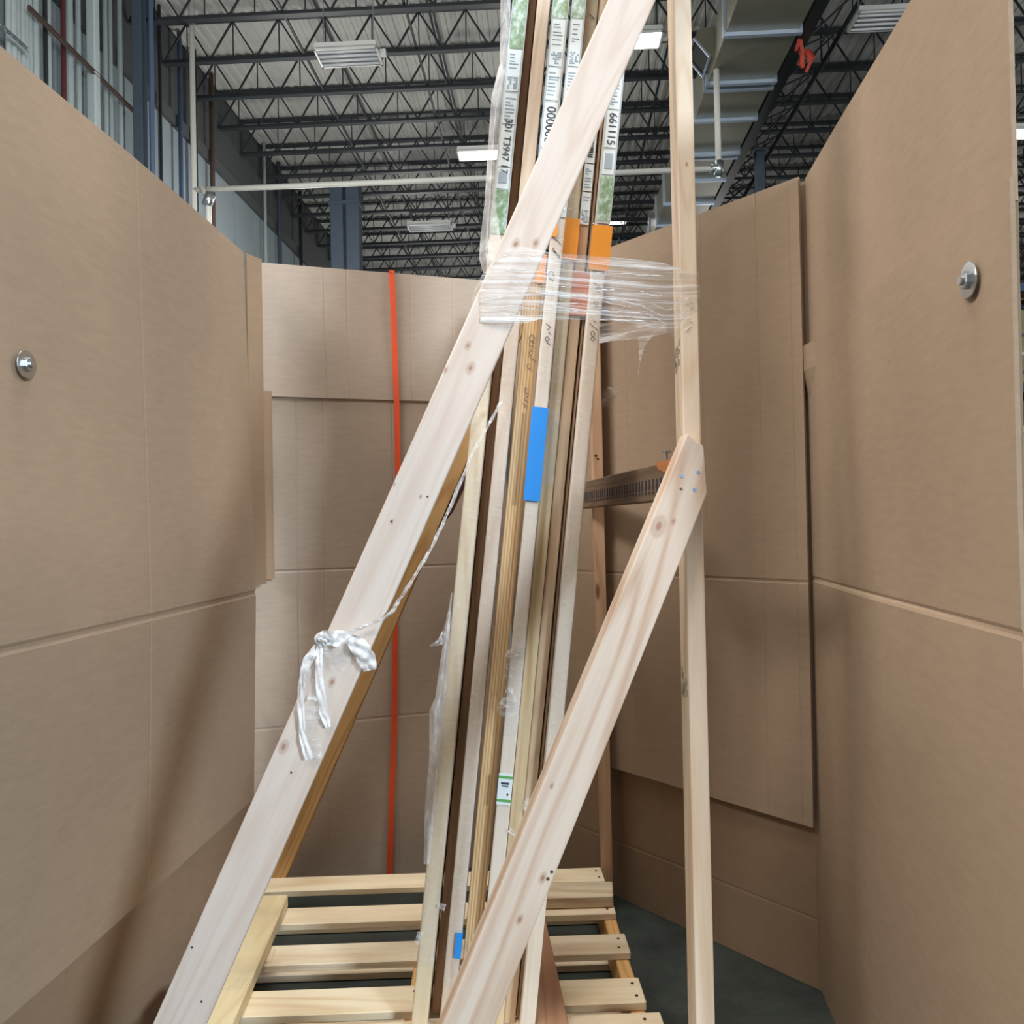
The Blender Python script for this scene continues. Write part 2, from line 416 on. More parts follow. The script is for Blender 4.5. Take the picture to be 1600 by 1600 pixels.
    MB().tube([(X1-XL, 0, -.02), (X1-XL, 0, EYE.z+7.6-z)], .05, 10).build('riser', MT['white_pipe'], o, True)
    MB().tube([(X1-XL, 0, -.12), (X1-XL, 0, .12)], .085, 10).tube([(X1-XL-.14, 0, 0), (X1-XL+.06, 0, 0)], .08, 10).build('elbow_fitting', MT['zinc'], o, True)
    MB().tube([(.18, -.1, 0), (.3, -.1, -.22), (.3, -.1, -1.0)], .048, 10).build('drop_pipe', MT['white_pipe'], o, True)
    MB().tube([(.26, -.1, -.32), (.34, -.1, -.12)], .09, 10).build('elbow_fitting', MT['zinc'], o, True)
pipes()

def columns():
    def bxy(px_, py_, Z):
        q = MBm.inverted() @ G(px_, py_, Z); return q
    q = bxy(540, 289, ZC-.02)
    o = empty('steel_column', bpos(q.x, q.y, 0), RB); tag(o, 'twin slate blue boxed column standing behind the cardboard bay', 'column')
    w_ = 46/F*q.y
    MB().box((-w_/2, -.2, 0), (-.04, .2, ZC-.02)).build('shaft', MT['column'], o, bevel=.02)
    MB().box((.03, -.2, 0), (w_/2, .2, ZC-.02)).build('shaft', MT['column'], o, bevel=.02)
    MB().box((-.05, -.1, 0), (.04, .1, ZC-.1)).build('web_plate', MT['black'], o)
    MB().box((-w_/2-.03, -.25, ZC-.6), (w_/2+.03, .25, ZC-.52)).build('cap_plate', MT['column'], o)
    q = bxy(1186, 236, ZC-.8)
    o = MB().box((-.09, -.09, 0), (.09, .09, ZC-.8)).build('steel_column', MT['column'], bevel=.01); o.location = bpos(q.x, q.y, 0); bobj(o)
    tag(o, 'slim slate column under the girder right of the duct', 'column')
    MB().box((-.17, -.17, ZC-.84), (.17, .17, ZC-.8)).build('cap_plate', MT['column'], o)
columns()

def duct():
    Hd = EYE.z+7.6; x0, x1 = 2.9, 4.03; top = Hd+.68
    d = empty('air_duct', bpos((x0+x1)/2, 10, Hd), RB); tag(d, 'large rectangular galvanised air duct under the roof', 'duct')
    hw = (x1-x0)/2
    ys = [5, 7.1, 9.2, 11.2, 12.6, 14.0, 15.3, 16.7, 18.0, 19.3, 20.7, 22.1, 23.5, 25, 27, 29, 31, 33, 35, 38, 41, 44]
    for a, b in zip(ys, ys[1:]):
        m = MB()
        m.box((-hw, a-10, 0), (hw, b-10, .68))
        o = m.build('duct_section', MT['duct'], d)
        MB().box((-hw-.045, b-10.045, -.06), (hw+.045, b-9.965, .74)).build('flange', MT['flange'], d)
        if b in (14.0, 16.7): MB().box((-hw-.045, b-9.82, -.05), (hw+.045, b-9.75, .73)).build('flange', MT['flange'], d)
    # 45 degree side tap with an open square mouth
    t = MB(); ya, yb = 3.45, 4.05; xl = 2.57-(x0+x1)/2; xr = 2.82-(x0+x1)/2; e = .02
    pr = [(xl, .46), (xr, .14), (-hw, .14), (-hw, .66), (xl+.08, .62)]
    i = len(t.v)
    for y in (ya, yb): t.v += [(x, y, z) for x, z in pr]
    n = 5
    t.f += [tuple(range(0, 5)), tuple(range(9, 4, -1))] + [(k, k+1, k+6, k+5) for k in (1, 2, 3)] + [(4, 0, 5, 9)]
    tp = t.build('side_tap', MT['duct'], d)
    # raised rim round the open mouth, closed by a dark sheet painted as inside shade
    rim = MB()
    c = [V((xl, ya, .46)), V((xr, ya, .14)), V((xr, yb, .14)), V((xl, yb, .46))]
    for a, b in zip(c, c[1:]+c[:1]): rim.bar(a, b, .03, .03)
    rim.build('mouth_rim', MT['flange'], tp)
    ih = MB(); o_ = V((.02, 0, .02)); ih.v += [tuple(p+o_) for p in c]; ih.f.append((0, 1, 2, 3)); ih.build('mouth', MT['mouth_shade'], tp)
    # joist girder beside the duct
    gx = 4.32; zb = ZC-.85
    g = empty('joist_girder', bpos(gx, 12, zb), RB); tag(g, 'black joist girder running along the right side of the duct', 'girder')
    MB().box((-.1, -8, -.08), (.1, 45, .05)).build('bottom_chord', MT['black'], g)
    MB().box((-.1, -8, .78), (.1, 45, .85)).build('top_chord', MT['black'], g)
    bar = MB().bar((0, 0, 0), (0, .9, .8), .05, .05).mesh('web_bar'); bar2 = MB().bar((0, .9, .8), (0, 1.8, 0), .05, .05).mesh('web_bar')
    br = MB().bar((.08, 0, 0), (.85, -.75, .45), .03, .03).mesh('brace_bar'); br2 = MB().bar((.08, .2, 0), (.85, .55, .45), .03, .03).mesh('brace_bar')
    for x in (bar, bar2, br, br2): x.materials.append(MT['black'])
    for k in range(26):
        for me in (bar, bar2): link('web_bar', me, g).location = (0, -6+k*1.8, 0)
    for k in range(18):
        for me in (br, br2): link('brace_bar', me, g).location = (0, .2+k*1.25, 0)
    p = MB().tube([(0, -8, 0), (0, 45, 0)], .045, 8).build('roof_pipe', MT['black'], smooth=True); p.location = bpos(gx+.88, 12, zb+.43); bobj(p)
    tag(p, 'thin black pipe parallel to the girder right of the duct', 'pipe')
    MB().tube([(0, 3, 0), (0, 3, .8)], .02, 6).build('hanger_rod', MT['black'], p)
    # flagging tape tied on the girder
    Y = 13.6; f = MB(); rnd = random.Random(3)
    pts = [(-.1, -.2, -.1), (.0, 0, -.2), (.1, .1, -.12), (.2, .15, -.25), (.24, .3, -.05), (.3, .5, .1), (.22, .6, .15)]
    for a, b in zip(pts, pts[1:]):
        f.bar(V(a), V(b), .07, .05)
    for k in range(7):
        a = V(pts[k % 6]); f.bar(a, a+V((rnd.uniform(-.1, .1), rnd.uniform(-.1, .1), rnd.uniform(-.25, .0))), .05, .03)
    fo = f.build('flagging_tape', MT['red_flag']); fo.location = bpos(gx, Y-.2, zb-.05); bobj(fo)
    tag(fo, 'red orange flagging tape knotted on the black girder', 'tape')
duct()

def lamp(px_, py_, Y, lit, lab, rz=0.0, Lg=1.25):
    c = P(px_, py_, Y)
    r = empty('strip_light', c, RB+rz); tag(r, lab, 'light', 'high bay strip lights under the roof')
    hx, hy = Lg/2, .26
    MB().prism([(-hx, .0), (hx, .0), (hx-.02, .09), (-hx+.02, .09)], -hy, hy).build('housing', MT['fixture'], r)
    MB().box((-hx, -hy, -.03), (hx, -hy+.03, .02)).box((-hx, hy-.03, -.03), (hx, hy, .02)).box((-hx, -hy, -.03), (-hx+.03, hy, .02)).box((hx-.03, -hy, -.03), (hx, hy, .02)).build('rim', MT['fixture'], r)
    for k in range(4):
        y = -hy+.08+k*.12
        MB().tube([(-hx+.04, y, -.02), (hx-.04, y, -.02)], .022, 8).build('lamp_tube', MT['tube_on' if lit else 'tube_off'], r, True)
    for q in (-1, 1): MB().tube([(q*(hx-.1), 0, .09), (q*(hx-.1), 0, max(.2, ZC+.82-c.z))], .01, 6).build('hanger', MT['zinc'], r)
    MB().box((hx, -.05, -.02), (hx+.1, .05, .07)).build('sensor', MT['fixture'], r)
    return r
lamp(545, 88, 12.9, False, 'unlit white strip light hanging over the left of the bay', Lg=1.02)
lamp(757, 241, 18.5, True, 'lit strip light just left of the plastic wrapped boards')
lamp(978, 63, 14.0, True, 'lit strip light beside the top of the long diagonal board')
lamp(948, 346, 25.0, True, 'small far lit light at the orange taped board')
lamp(1392, 31, 12.6, False, 'unlit strip light cut off by the right cardboard sheet', Lg=1.2)
lamp(1618, 207, 17.0, True, 'lit strip light at the right edge past the cardboard', Lg=1.5)
lamp(672, 355, 22.5, False, 'far unlit strip light low over the back cardboard')

# ================================================================== cardboard bay
CB = srgb(163, 142, 121)
MC = [cardboard('kraft cardboard', CB, 1), cardboard('kraft cardboard grey', srgb(176, 161, 147), 4), cardboard('kraft cardboard warm', srgb(156, 132, 109), 9)]
MT['cbedge'] = plain('torn cardboard edge', srgb(150, 128, 108), .9, 0, .35, 90)
TOP = 2.32
def sheet(name, a, b, z0, z1, mat, label, creases=(), folds=(), th=.009, bow=None, cat='cardboard', nx=18, nz=26, parent=None, ragged=0):
    a = V((a[0], a[1], 0)); b = V((b[0], b[1], 0)); u = (b-a); Lx = u.length; u.normalize()
    n = V((0, 0, 1)).cross(u)      # away from the viewer when a is left of b
    xs = set([Lx*i/nx for i in range(nx+1)])
    for (cx, dp, hw) in creases:
        hw *= .42
        for t in (-1, -.35, .35, 1): xs.add(min(Lx, max(0, cx+t*hw)))
    zs = set([z0+(z1-z0)*i/nz for i in range(nz+1)])
    for (cz, dp, hw) in folds:
        hw *= .36
        for t in (-1, -.3, .3, 1): zs.add(min(z1, max(z0, cz+t*hw)))
    xs = sorted(xs); zs = sorted(zs)
    def off(x, z):
        y = bow(x/Lx, z) if bow else 0
        for (cx, dp, hw) in creases:
            t = abs(x-cx)/(hw*.42)
            if t < .999: y += dp*.6*(1 if t < .4 else (1-t)/.65)
        for (cz, dp, hw) in folds:
            t = abs(z-cz)/(hw*.36)
            if t < .999: y += dp*.32*(1 if t < .4 else (1-t)/.65)
        return y + .002*mnoise.noise(V((x*2.3+z0, z*1.7, a.x)))
    m = MB(); NX, NZ = len(xs), len(zs)
    rr = random.Random(int(Lx*1000)); jag = [ragged*rr.uniform(-1, 1) for _ in zs]
    for side in (0, th):
        for k, z in enumerate(zs):
            for i, x in enumerate(xs):
                xx = x + (jag[k] if i in (0, NX-1) else 0)
                m.v.append((xx, off(x, z)+side, z-z0))
    q = NX*NZ
    for k in range(NZ-1):
        for i in range(NX-1):
            p = k*NX+i
            m.f.append((p, p+1, p+1+NX, p+NX)); m.f.append((q+p+NX, q+p+NX+1, q+p+1, q+p))
    for k in range(NZ-1):
        p = k*NX; m.f.append((p, p+NX, q+p+NX, q+p)); p += NX-1; m.f.append((p+NX, p, q+p, q+p+NX))
    for i in range(NX-1):
        m.f.append((i+1, i, q+i, q+i+1)); p = (NZ-1)*NX+i; m.f.append((p, p+1, q+p+1, q+p))
    me = m.mesh(name); o = link(name, me, parent, mat)
    Rm = M((( u.x, n.x, 0), (u.y, n.y, 0), (0, 0, 1))).to_4x4()
    if parent is None: o.matrix_world = M.Translation((a.x, a.y, z0)) @ Rm
    if label: tag(o, label, cat)
    return o
def bolt(o, px_, py_, yo=0.0, r=.029):
    mw = o.matrix_world.inverted(); e = mw @ EYE; d = mw.to_3x3() @ ray(px_, py_)
    t = -e.y/d.y; c = e + d*t
    wsh = MB().disc((c.x, yo-.004, c.z), r, .003, 20).build('washer', MT['zinc'], o, bevel=.0008)
    MB().disc((c.x, yo-.012, c.z), r*.52, .010, 6).build('bolt_head', MT['zinc'], wsh, bevel=.002)
    MB().disc((c.x, yo-.017, c.z), r*.26, .008, 10).build('bolt_shank', MT['zinc'], wsh)

# left panel (its plane runs toward the viewer)
LA, LB_ = V((-1.055, .85)), V((-.912, 2.80))
def lbow(u, z):
    f = 1.125
    return -.012 + .012*abs(z-f)/.6*(1 if z > f else 1.3) - .015*sin(pi*u)
ulen = (LB_-LA).length
def lx(px_, py_):   # along the left panel
    d = ray(px_, py_); a = LA; dr = LB_-LA
    t = (a.x*d.y - a.y*d.x)/(dr.y*d.x - dr.x*d.y); return t*ulen
pl = sheet('cardboard_sheet', LA, LB_, .41, TOP, MC[0], 'tall kraft cardboard panel forming the left side of the bay', creases=[(lx(215, 500), .002, .014)], folds=[(1.125, .014, .03)], bow=lbow, nx=24)
bolt(pl, 22, 570, -.024)
sheet('cardboard_sheet', LA+V((-.045, 0)), LB_+V((-.03, .05)), 0.001, .75, MC[2], 'low cardboard strip set back under the tall left panel')
# folded flap strips standing in the left corner
cf = P(388, 500, 2.80)
def flap(x0, y0, x1, y1, z0, z1, name):
    o = sheet(name, (x0, y0), (x1, y1), z0, z1, MC[2], None, nx=3, th=.006)
    bpy.context.view_layer.update(); mw = o.matrix_world.copy(); o.parent = pl; o.matrix_basis = pl.matrix_world.inverted() @ mw
bpy.context.view_layer.update()
flap(cf.x-.002, 2.796, cf.x+.030, 2.862, 1.15, TOP-.005, 'flap')
flap(cf.x+.024, 2.885, cf.x+.050, 2.895, 1.165, 1.845, 'flap')

# back left, an upper sheet lapped over a lower one
BL0, BLd = V((-.93, 2.90)), V((1, .335)); 
def bl(x): return BL0 + BLd*(x-BL0.x)
def blx(px_, py_):
    d = ray(px_, py_); t = (BL0.x*BLd.y - BL0.y*BLd.x)/(d.x*BLd.y-d.y*BLd.x); return (d.x*t-BL0.x)*BLd.length
e = bl(-.02)
pb = sheet('cardboard_sheet', bl(-.925), e, 1.83, TOP, MC[1], 'pale upper cardboard sheet at the back left with vertical creases',
      creases=[(blx(505, 500), .003, .012), (blx(541, 500), .002, .010), (blx(706, 500), .002, .010), (blx(640, 500), .0015, .008)], th=.008)
pb2 = sheet('cardboard_sheet', bl(-1.03)+V((0, .0095)), e+V((0, .0095)), .001, 1.86, MC[1], 'lower cardboard sheet at the back left behind the orange strap',
      creases=[(blx(507, 700), .003, .012), (blx(548, 700), .002, .008), (blx(655, 700), .002, .008)], folds=[(1.19, .006, .018), (.62, .003, .02)], th=.008)
# back right
R0, B0 = V((.842, 2.277)), V((.352, 2.86))
dr = (R0-B0).normalized(); Cn = B0 - dr*.55
def brx(px_, py_):
    d = ray(px_, py_); t = (Cn.x*dr.y - Cn.y*dr.x)/(d.x*dr.y-d.y*dr.x); return (V((d.x, d.y))*t-Cn).dot(dr)
Lr = (R0-Cn).length
fr = V((-dr.y, dr.x))*-1; fr = fr if fr.y < 0 else -fr
sheet('cardboard_sheet', Cn+fr*.012, R0+fr*.012+dr*.002, .475, TOP, MC[0], 'tall cardboard sheet at the back right ending above the floor',
      creases=[(brx(1187, 500), .003, .010), (brx(1100, 500), .002, .008), (Lr-.03, .002, .006), (brx(985, 700), .002, .008)], folds=[(1.165, .007, .018)], th=.008, nx=24,
      bow=lambda u, z: -.012*max(0, (1.0-z)))
sheet('cardboard_sheet', Cn-fr*.02, R0-fr*.02+dr*.03, .001, 2.316, MC[2], 'low cardboard sheet standing on the floor at the back right', creases=[(Lr-.012, -.004, .008), (brx(1030, 1350), .002, .01)], folds=[(.2, .003, .015)], th=.008)
# right side: lower sheet in front of an upper one, a doubled layer behind
RA, RB_ = V((.852, 2.277)), V((.726, 1.147))
drR = (RB_-RA).normalized()
sheet('cardboard_sheet', RA+V((.006, .0)), RB_+V((.006, 0)), 1.80, 2.32, MC[0], 'upper cardboard sheet of the right side running out of frame', th=.007, nx=14, ragged=.0007)
pr = sheet('cardboard_sheet', RA+V((.0, .008)), RB_, .001, 1.835, MC[0], 'large lower cardboard sheet of the right side with a fold across', th=.007, nx=24,
      folds=[(1.175, .008, .024)], bow=lambda u, z: -.010*sin(pi*u)*(1 if z < 1.175 else .4) - (.012 if u < .05 and z > 1.7 else 0), ragged=.0007)
pw = sheet('cardboard_sheet', RA+V((.014, .03)), RB_-drR*.012+V((.0095, 0)), .001, 2.31, MC[2], 'backing cardboard layer behind the right side, edge showing', th=.008, nx=10, ragged=.001)
pr_u = [o for o in COL.objects if o.get('label', '').startswith('upper cardboard sheet of the right')][0]
bpy.context.view_layer.update()
bolt(pr_u, 1528, 437, -.012)

# the orange strap over the back left cardboard
def strap():
    m = MB(); rows = []
    pts = [(612, 428), (614, 470), (617, 560), (620, 640), (622, 760), (621, 880), (618, 960), (617, 1040), (616, 1140), (612, 1240), (609, 1360), (606, 1400)]
    base = pb.matrix_world; n2 = V((base[0][1], base[1][1], 0)); uu = V((base[0][0], base[1][0], 0))
    prev = []
    def onplane(px_, py_, o):
        d = ray(px_, py_); org = V((BL0.x, BL0.y, 0)) - n2*o
        t = (org-EYE).dot(n2)/d.dot(n2); return EYE+d*t
    hw = .0105
    first = onplane(*pts[0], .012)
    allp = [V((first.x, first.y, 0))+n2*.05+V((0, 0, 1.9)), V((first.x, first.y, 0))+n2*.035+V((0, 0, TOP+.004)), V((first.x, first.y, TOP+.006))] + [onplane(x, y, .012+.004*sin(i*1.7)) for i, (x, y) in enumerate(pts)]
    for i, p in enumerate(allp):
        tw = .25*sin(i*.9)
        for sy in (0, .0025):
            for sx in (-hw, hw):
                m.v.append(tuple(p + uu*sx*cos(tw) + n2*(sx*sin(tw)-sy)))
    for i in range(len(allp)-1):
        a = i*4; b = a+4
        m.f += [(a, a+1, b+1, b), (a+2, b+2, b+3, a+3), (a, b, b+2, a+2), (a+1, a+3, b+3, b+1)]
    o = m.build('ratchet_strap', MT['orange_strap']); tag(o, 'long orange strap hanging down the back left cardboard', 'strap')
strap()

# ================================================================== boards
class Board:
    """front face: local x across (0..w), y into depth, z along the axis; its left edge runs through two pixels at two depths"""
    def __init__(s, name, pa, Ya, pb_, Yb, w, t, mat, yaw=0, ext0=0, ext1=0, z0=None, z1=None, profile=None, bevel=.003, label=None, cat='board', group=None):
        A = P(*pa, Ya); B = P(*pb_, Yb); u = (B-A).normalized()
        if z0 is not None: A = A + u*((z0-A.z)/u.z)
        else: A = A - u*ext0
        if z1 is not None: B = B + u*((z1-B.z)/u.z)
        else: B = B + u*ext1
        n = M.Rotation(yaw, 3, 'Z') @ V((0, 1, 0)); n = (n - u*n.dot(u)).normalized(); v = n.cross(u)
        s.L = (B-A).length; s.w = w; s.t = t
        s.mw = M(((v.x, n.x, u.x, A.x), (v.y, n.y, u.y, A.y), (v.z, n.z, u.z, A.z), (0, 0, 0, 1)))
        s.inv = s.mw.inverted()
        pts = profile(s) if profile else [(0, 0), (w, 0), (w, s.L), (0, s.L)]
        m = MB().prism(pts, 0, t)
        s.o = m.build(name, None if callable(mat) else mat, None, bevel=bevel, seg=2)
        if callable(mat): s.o.data.materials.clear(); s.o.data.materials.append(mat(s))
        s.o.matrix_world = s.mw
        if label: tag(s.o, label, cat, group)
    def at(s, px_, py_, y=0):
        e = s.inv @ EYE; d = s.inv.to_3x3() @ ray(px_, py_); q = e + d*((y-e.y)/d.y); return q.x, q.z
    def nail(s, px_, py_, mat='nail', r=.0045):
        x, z = s.at(px_, py_); MB().disc((x, -.0012, z), r, .003, 10).build('nail_head', MT[mat], s.o)
    def patch(s, name, x0, x1, z0, z1, mat, parent=None, y=-.0012, lab=None, th=.0008):
        o = MB().box((x0, y, z0), (x1, y+th, z1)).build(name, mat, parent or s.o)
        if lab: o['label'] = lab
        return o
def text(s, body, size, parent, x, z, mat, down=True, y=-.003, name='print', shear=0, align='CENTER'):
    c = bpy.data.curves.new(name, 'FONT'); c.body = body; c.size = size; c.shear = shear; c.align_x = align; c.align_y = 'CENTER'
    t = bpy.data.objects.new(name, c); COL.objects.link(t)
    bpy.context.view_layer.update()
    me = bpy.data.meshes.new_from_object(t.evaluated_get(bpy.context.evaluated_depsgraph_get()))
    bpy.data.objects.remove(t); bpy.data.curves.remove(c)
    o = link(name, me, parent, mat)
    if down: o.matrix_basis = M(((0, 1, 0, x), (0, 0, -1, y), (-1, 0, 0, z), (0, 0, 0, 1)))
    else: o.matrix_basis = M(((1, 0, 0, x), (0, 0, -1, y), (0, 1, 0, z), (0, 0, 0, 1)))
    return o
def kn(*px):      # knots given by pixel on the face, evaluated when the board is known
    return lambda s: [(*s.at(x, y), r) for x, y, r in px]
def wd(name, base=PALE, late=LATE, knots=None, **k):
    return lambda s: wood(name, base, late, knots(s) if knots else (), **k)

YEL, YLATE = srgb(232, 208, 160), srgb(196, 152, 96)
GOLD, GLATE = srgb(206, 166, 112), srgb(162, 116, 70)
BRN, BLATE = srgb(158, 118, 88), srgb(112, 78, 56)

# long front diagonal
D1 = Board('diagonal_board', (243, 1590), 1.50, (950, 0), 1.68, .091, .038, wd('pale fir diagonal', srgb(224, 211, 201), srgb(200, 174, 156), kn((735, 575, .011), (731, 540, .008), (696, 578, .007), (806, 382, .010), (837, 380, .009), (519, 1066, .008), (443, 1167, .011), (612, 815, .005), (657, 776, .004), (616, 757, .004), (530, 1200, .004)), seed=3, rings=.28),
           yaw=radians(4), z0=.004, ext1=.35, label='long pale diagonal board leaning across the front of the stack')
for q in ((612, 815), (668, 776), (300, 1480), (455, 1207), (315, 1565)): D1.nail(*q, r=.0019)
# rear diagonal
def gx(): pass
DG = Board('diagonal_board', (405, 1367), 2.78, (684, 726), 2.78, .089, .038, wd('golden pine', GOLD, GLATE, seed=8, rings=.5, autok=.12), z0=.142, ext1=.75, label='golden diagonal board behind the long pale one, foot on the pallet')
bx = MB().prism([(.089, .95*0+DG.at(684+40, 850)[1]), (.091, DG.at(700, 735)[1]), (.118, DG.at(722, 735)[1]), (.112, DG.at(705, 800)[1])], .004, .03).build('bark_edge', MT['bark'], DG.o); bx['label'] = 'dark red brown bark along the board edge'
# front right post
PF = Board('corner_post', (1087, 1590), 1.60, (1053, 0), 1.78, .038, .089, wd('pale post', srgb(230, 212, 190), srgb(200, 165, 130), kn((1073, 257, .004)), seed=12, rings=.35, stain=.0), yaw=radians(-2), z0=.003, ext1=.3, label='upright pale post at the front right corner of the pallet', cat='post')
# dark smudges on the left face of the post
def smudge(b, y0, y1, lab):
    z0, z1 = b.at(1070, y1)[1], b.at(1070, y0)[1]; m = MB(); r = random.Random(y0)
    for k in range(26):
        z = r.uniform(z0, z1); y = r.uniform(.012, .078); l = r.uniform(.004, .02)
        m.box((-.0006, y, z), (.0, y+r.uniform(.003, .010), z+l))
    o = m.build('grade_stamp', MT['smudge'], b.o); tag(o, kind='stuff'); o['label'] = lab
MT['smudge'] = plain('faint grey stamp ink', srgb(150, 144, 130), .8, 0, .2, 60)
smudge(PF, 530, 570, 'faint grey grade stamp'); smudge(PF, 1060, 1100, 'faint grey grade stamp')
# front right brace
def d2prof(s):
    a = lambda x, y: s.at(x, y)
    t1, t2, t3 = a(1090, 690), a(1100, 697), a(1101, 768)
    return [(0, 0), (s.w, 0), (s.w, t3[1]), (min(s.w, t2[0]), t2[1]), (t1[0], t1[1]), (0, s.L)]
D2 = Board('brace_board', (701, 1580), 1.42, (1074, 676), 1.655, .089, .038, wd('pale brace', srgb(212, 196, 180), srgb(182, 148, 122), kn((1029, 822, .020), (1052, 815, .007), (848, 1372, .008), (812, 1437, .007), (862, 1228, .005)), seed=21, rings=.62), yaw=radians(9), z0=.15, profile=d2prof, label='shorter front brace board nailed to the right corner post')
for q, m_ in (((1065, 744), 'bluenail'), ((1091, 738), 'bluenail'), ((1085, 765), 'bluenail'), ((1064, 764), 'nail'), ((856, 1373), 'nail'), ((862, 1362), 'nail')): D2.nail(*q, m_, .003 if m_ == 'nail' else .0038)
# rear right post
PR = Board('corner_post', (940, 1340), 2.80, (925, 700), 2.80, .038, .089, wd('brown pine post', srgb(206, 172, 142), srgb(160, 116, 86), seed=31, rings=.4, autok=.10), yaw=radians(-2), z0=.003, z1=2.25, label='darker rear corner post standing behind the pallet on the right', cat='post')
PR.nail(931, 712, r=.005); PR.nail(934, 717, r=.004)
# side rail between the two right posts
def rail():
    zt = P(1043, 719, 1.78).z; a = P(1046, 719, 1.80); b = G(915, 753, zt)
    dd = (b-a); dd.z = 0; dd.normalize(); b = a + dd*1.05; L = (b-a).length
    n = V((0, 0, 1)).cross(dd); n = n if n.x > 0 else -n
    m = MB().prism([(0, 0), (L, 0), (L, -.089), (0, -.089)], 0, .038)
    o = m.build('side_rail', wood('weathered rail', srgb(124, 103, 84), srgb(88, 68, 52), seed=41, rings=.5, axis='x', stain=.5), bevel=.003)
    o.matrix_world = M(((dd.x, n.x, 0, a.x), (dd.y, n.y, 0, a.y), (0, 0, 1, a.z), (0, 0, 0, 1)))
    tag(o, 'dark horizontal rail joining the two right posts, stamped with bars', 'rail')
    st = MB(); x = .03; r = random.Random(5)
    while x < L-.05:
        st.box((x, -.0012, -.062), (x+.011, 0, -.036)); st.box((x, -.0012, -.070), (x+.014, 0, -.065)); x += .026+r.uniform(0, .006)
    s = st.build('ink_stamp', MT['ink'], o); tag(s, kind='stuff'); s['label'] = 'row of black stamped bars'
    w_ = MB().prism([(-.01, .002), (.10, .001), (.085, -.014), (.04, -.024), (0, -.03)], -.001, .02).build('bare_patch', wood('raw orange wood', srgb(196, 128, 76), srgb(130, 66, 40), seed=5, axis='x'), o); w_['label'] = 'raw orange brown wood at the rail end'
    sc = MB().tube([(.055, .012, -.01), (.055, .012, .022)], .003, 8).disc((.055, .012, .022), .011, .004, 12, 'z').build('screw', MT['zinc'], o); sc['label'] = 'steel screw standing proud'
rail()

# the bundle of tall boards on the pallet : (pixel x of left edge at y=560, slope, width m, depth Y bottom, depth Y top)
def tall(name, x560, slope, wpx, Yb, Yt, mat, t, label, yaw=0, z1=3.05, z0=.142, xb=None):
    xb = x560 - slope*(1590-560); xt = x560 + slope*560
    Ym = (Yb*.36+Yt*.64)
    return Board(name, (xb, 1590), Yb, (xt, 0), Yt, wpx*Ym/F, t, mat, yaw=yaw, z0=z0, z1=z1, label=label, group=None)
def wrap(b, z0, z1, seed=0, d=.0022, over=.0012):
    """tight creased plastic over the front and sides of one board"""
    m = MB(); n = int((z1-z0)/.03); r = random.Random(seed); pr_ = [(-over, .03), (-over, 0-over*.3), (b.w*.3, -d), (b.w*.7, -d), (b.w+over, -over*.3), (b.w+over, .03)]
    for k in range(n+1):
        z = z0+(z1-z0)*k/n
        for (x, y) in pr_:
            j = r.uniform(-1, 1)*.0004
            m.v.append((x+(j if abs(y) < .02 else 0), y-abs(j)*1.2, z))
    c = len(pr_)
    for k in range(n):
        for i in range(c-1):
            a = k*c+i; m.f.append((a, a+1, a+1+c, a+c))
    o = m.build('plastic_wrap', MT['wrap'], b.o, True); o['label'] = 'clear creased plastic wrap'
    return o
A = tall('wrapped_board', 746, .100, 24, 1.93, 2.10, wd('pale wrapped a', srgb(222, 206, 176), srgb(190, 160, 120), seed=51), .14, 'leftmost plastic wrapped tall board with a barcode label column')
BR = tall('tall_board', 772, .096, 13, 1.99, 2.16, wd('brown dim board', srgb(176, 138, 106), srgb(130, 94, 66), seed=55, rings=.5), .14, 'brown tall board recessed between the two leftmost wrapped boards')
B = tall('wrapped_board', 786, .096, 21, 1.93, 2.10, wd('pale wrapped b', srgb(214, 196, 176), srgb(180, 150, 122), seed=58), .14, 'beige wrapped tall board left of the striped golden edge board')
W = tall('laminated_board', 812, .0945, 25, 1.945, 2.11, wd('laminated edge', srgb(226, 196, 150), srgb(170, 128, 82), seed=61, stripes=42, rings=.1), .14, 'tall laminated board with golden striped edge and pencil writing')
C = tall('wrapped_board', 842, .095, 21, 1.91, 2.08, wd('white wrapped c', srgb(226, 214, 200), srgb(196, 172, 148), seed=64, rings=.2), .14, 'middle wrapped tall board carrying the blue tape')
H_ = tall('tall_board', 864, .094, 19, 1.94, 2.11, wd('yellow board', srgb(222, 206, 172), srgb(190, 160, 116), seed=67, stripes=12), .14, 'yellowish tall board right of the blue taped board')
K = tall('tall_board', 884, .094, 17, 1.95, 2.12, wd('beige board k', srgb(208, 182, 152), srgb(172, 138, 108), seed=69), .14, 'beige tall board left of the dark perforated gap')
Q = tall('tall_board', 903.5, .094, 4, 1.965, 2.13, wd('beige strip q', srgb(196, 168, 140), srgb(160, 124, 98), seed=71), .12, 'thin recessed board beside the right wrapped board')
D = tall('wrapped_board', 911, .0945, 22, 1.91, 2.08, wd('white wrapped d', srgb(228, 216, 200), srgb(200, 176, 150), seed=74, rings=.2), .09, 'rightmost wrapped tall board with the large orange tape')
wrap(A, .15, A.L, 1); wrap(B, .1, B.at(800, 470)[1], 2); wrap(C, C.at(800, 1150)[1], C.L, 3); wrap(D, D.at(860, 1300)[1], D.L, 4); wrap(H_, H_.at(880, 760)[1], H_.L, 5)
# dark broken gap between K and Q
m = MB(); r = random.Random(9); z = .25
while z < 2.2:
    l = r.uniform(.01, .05); m.box((-.006, .0, z), (-.001, .012, z+l)); z += l+r.uniform(.006, .03)
tag(m.build('grime', MT['nail'], Q.o), kind='stuff')
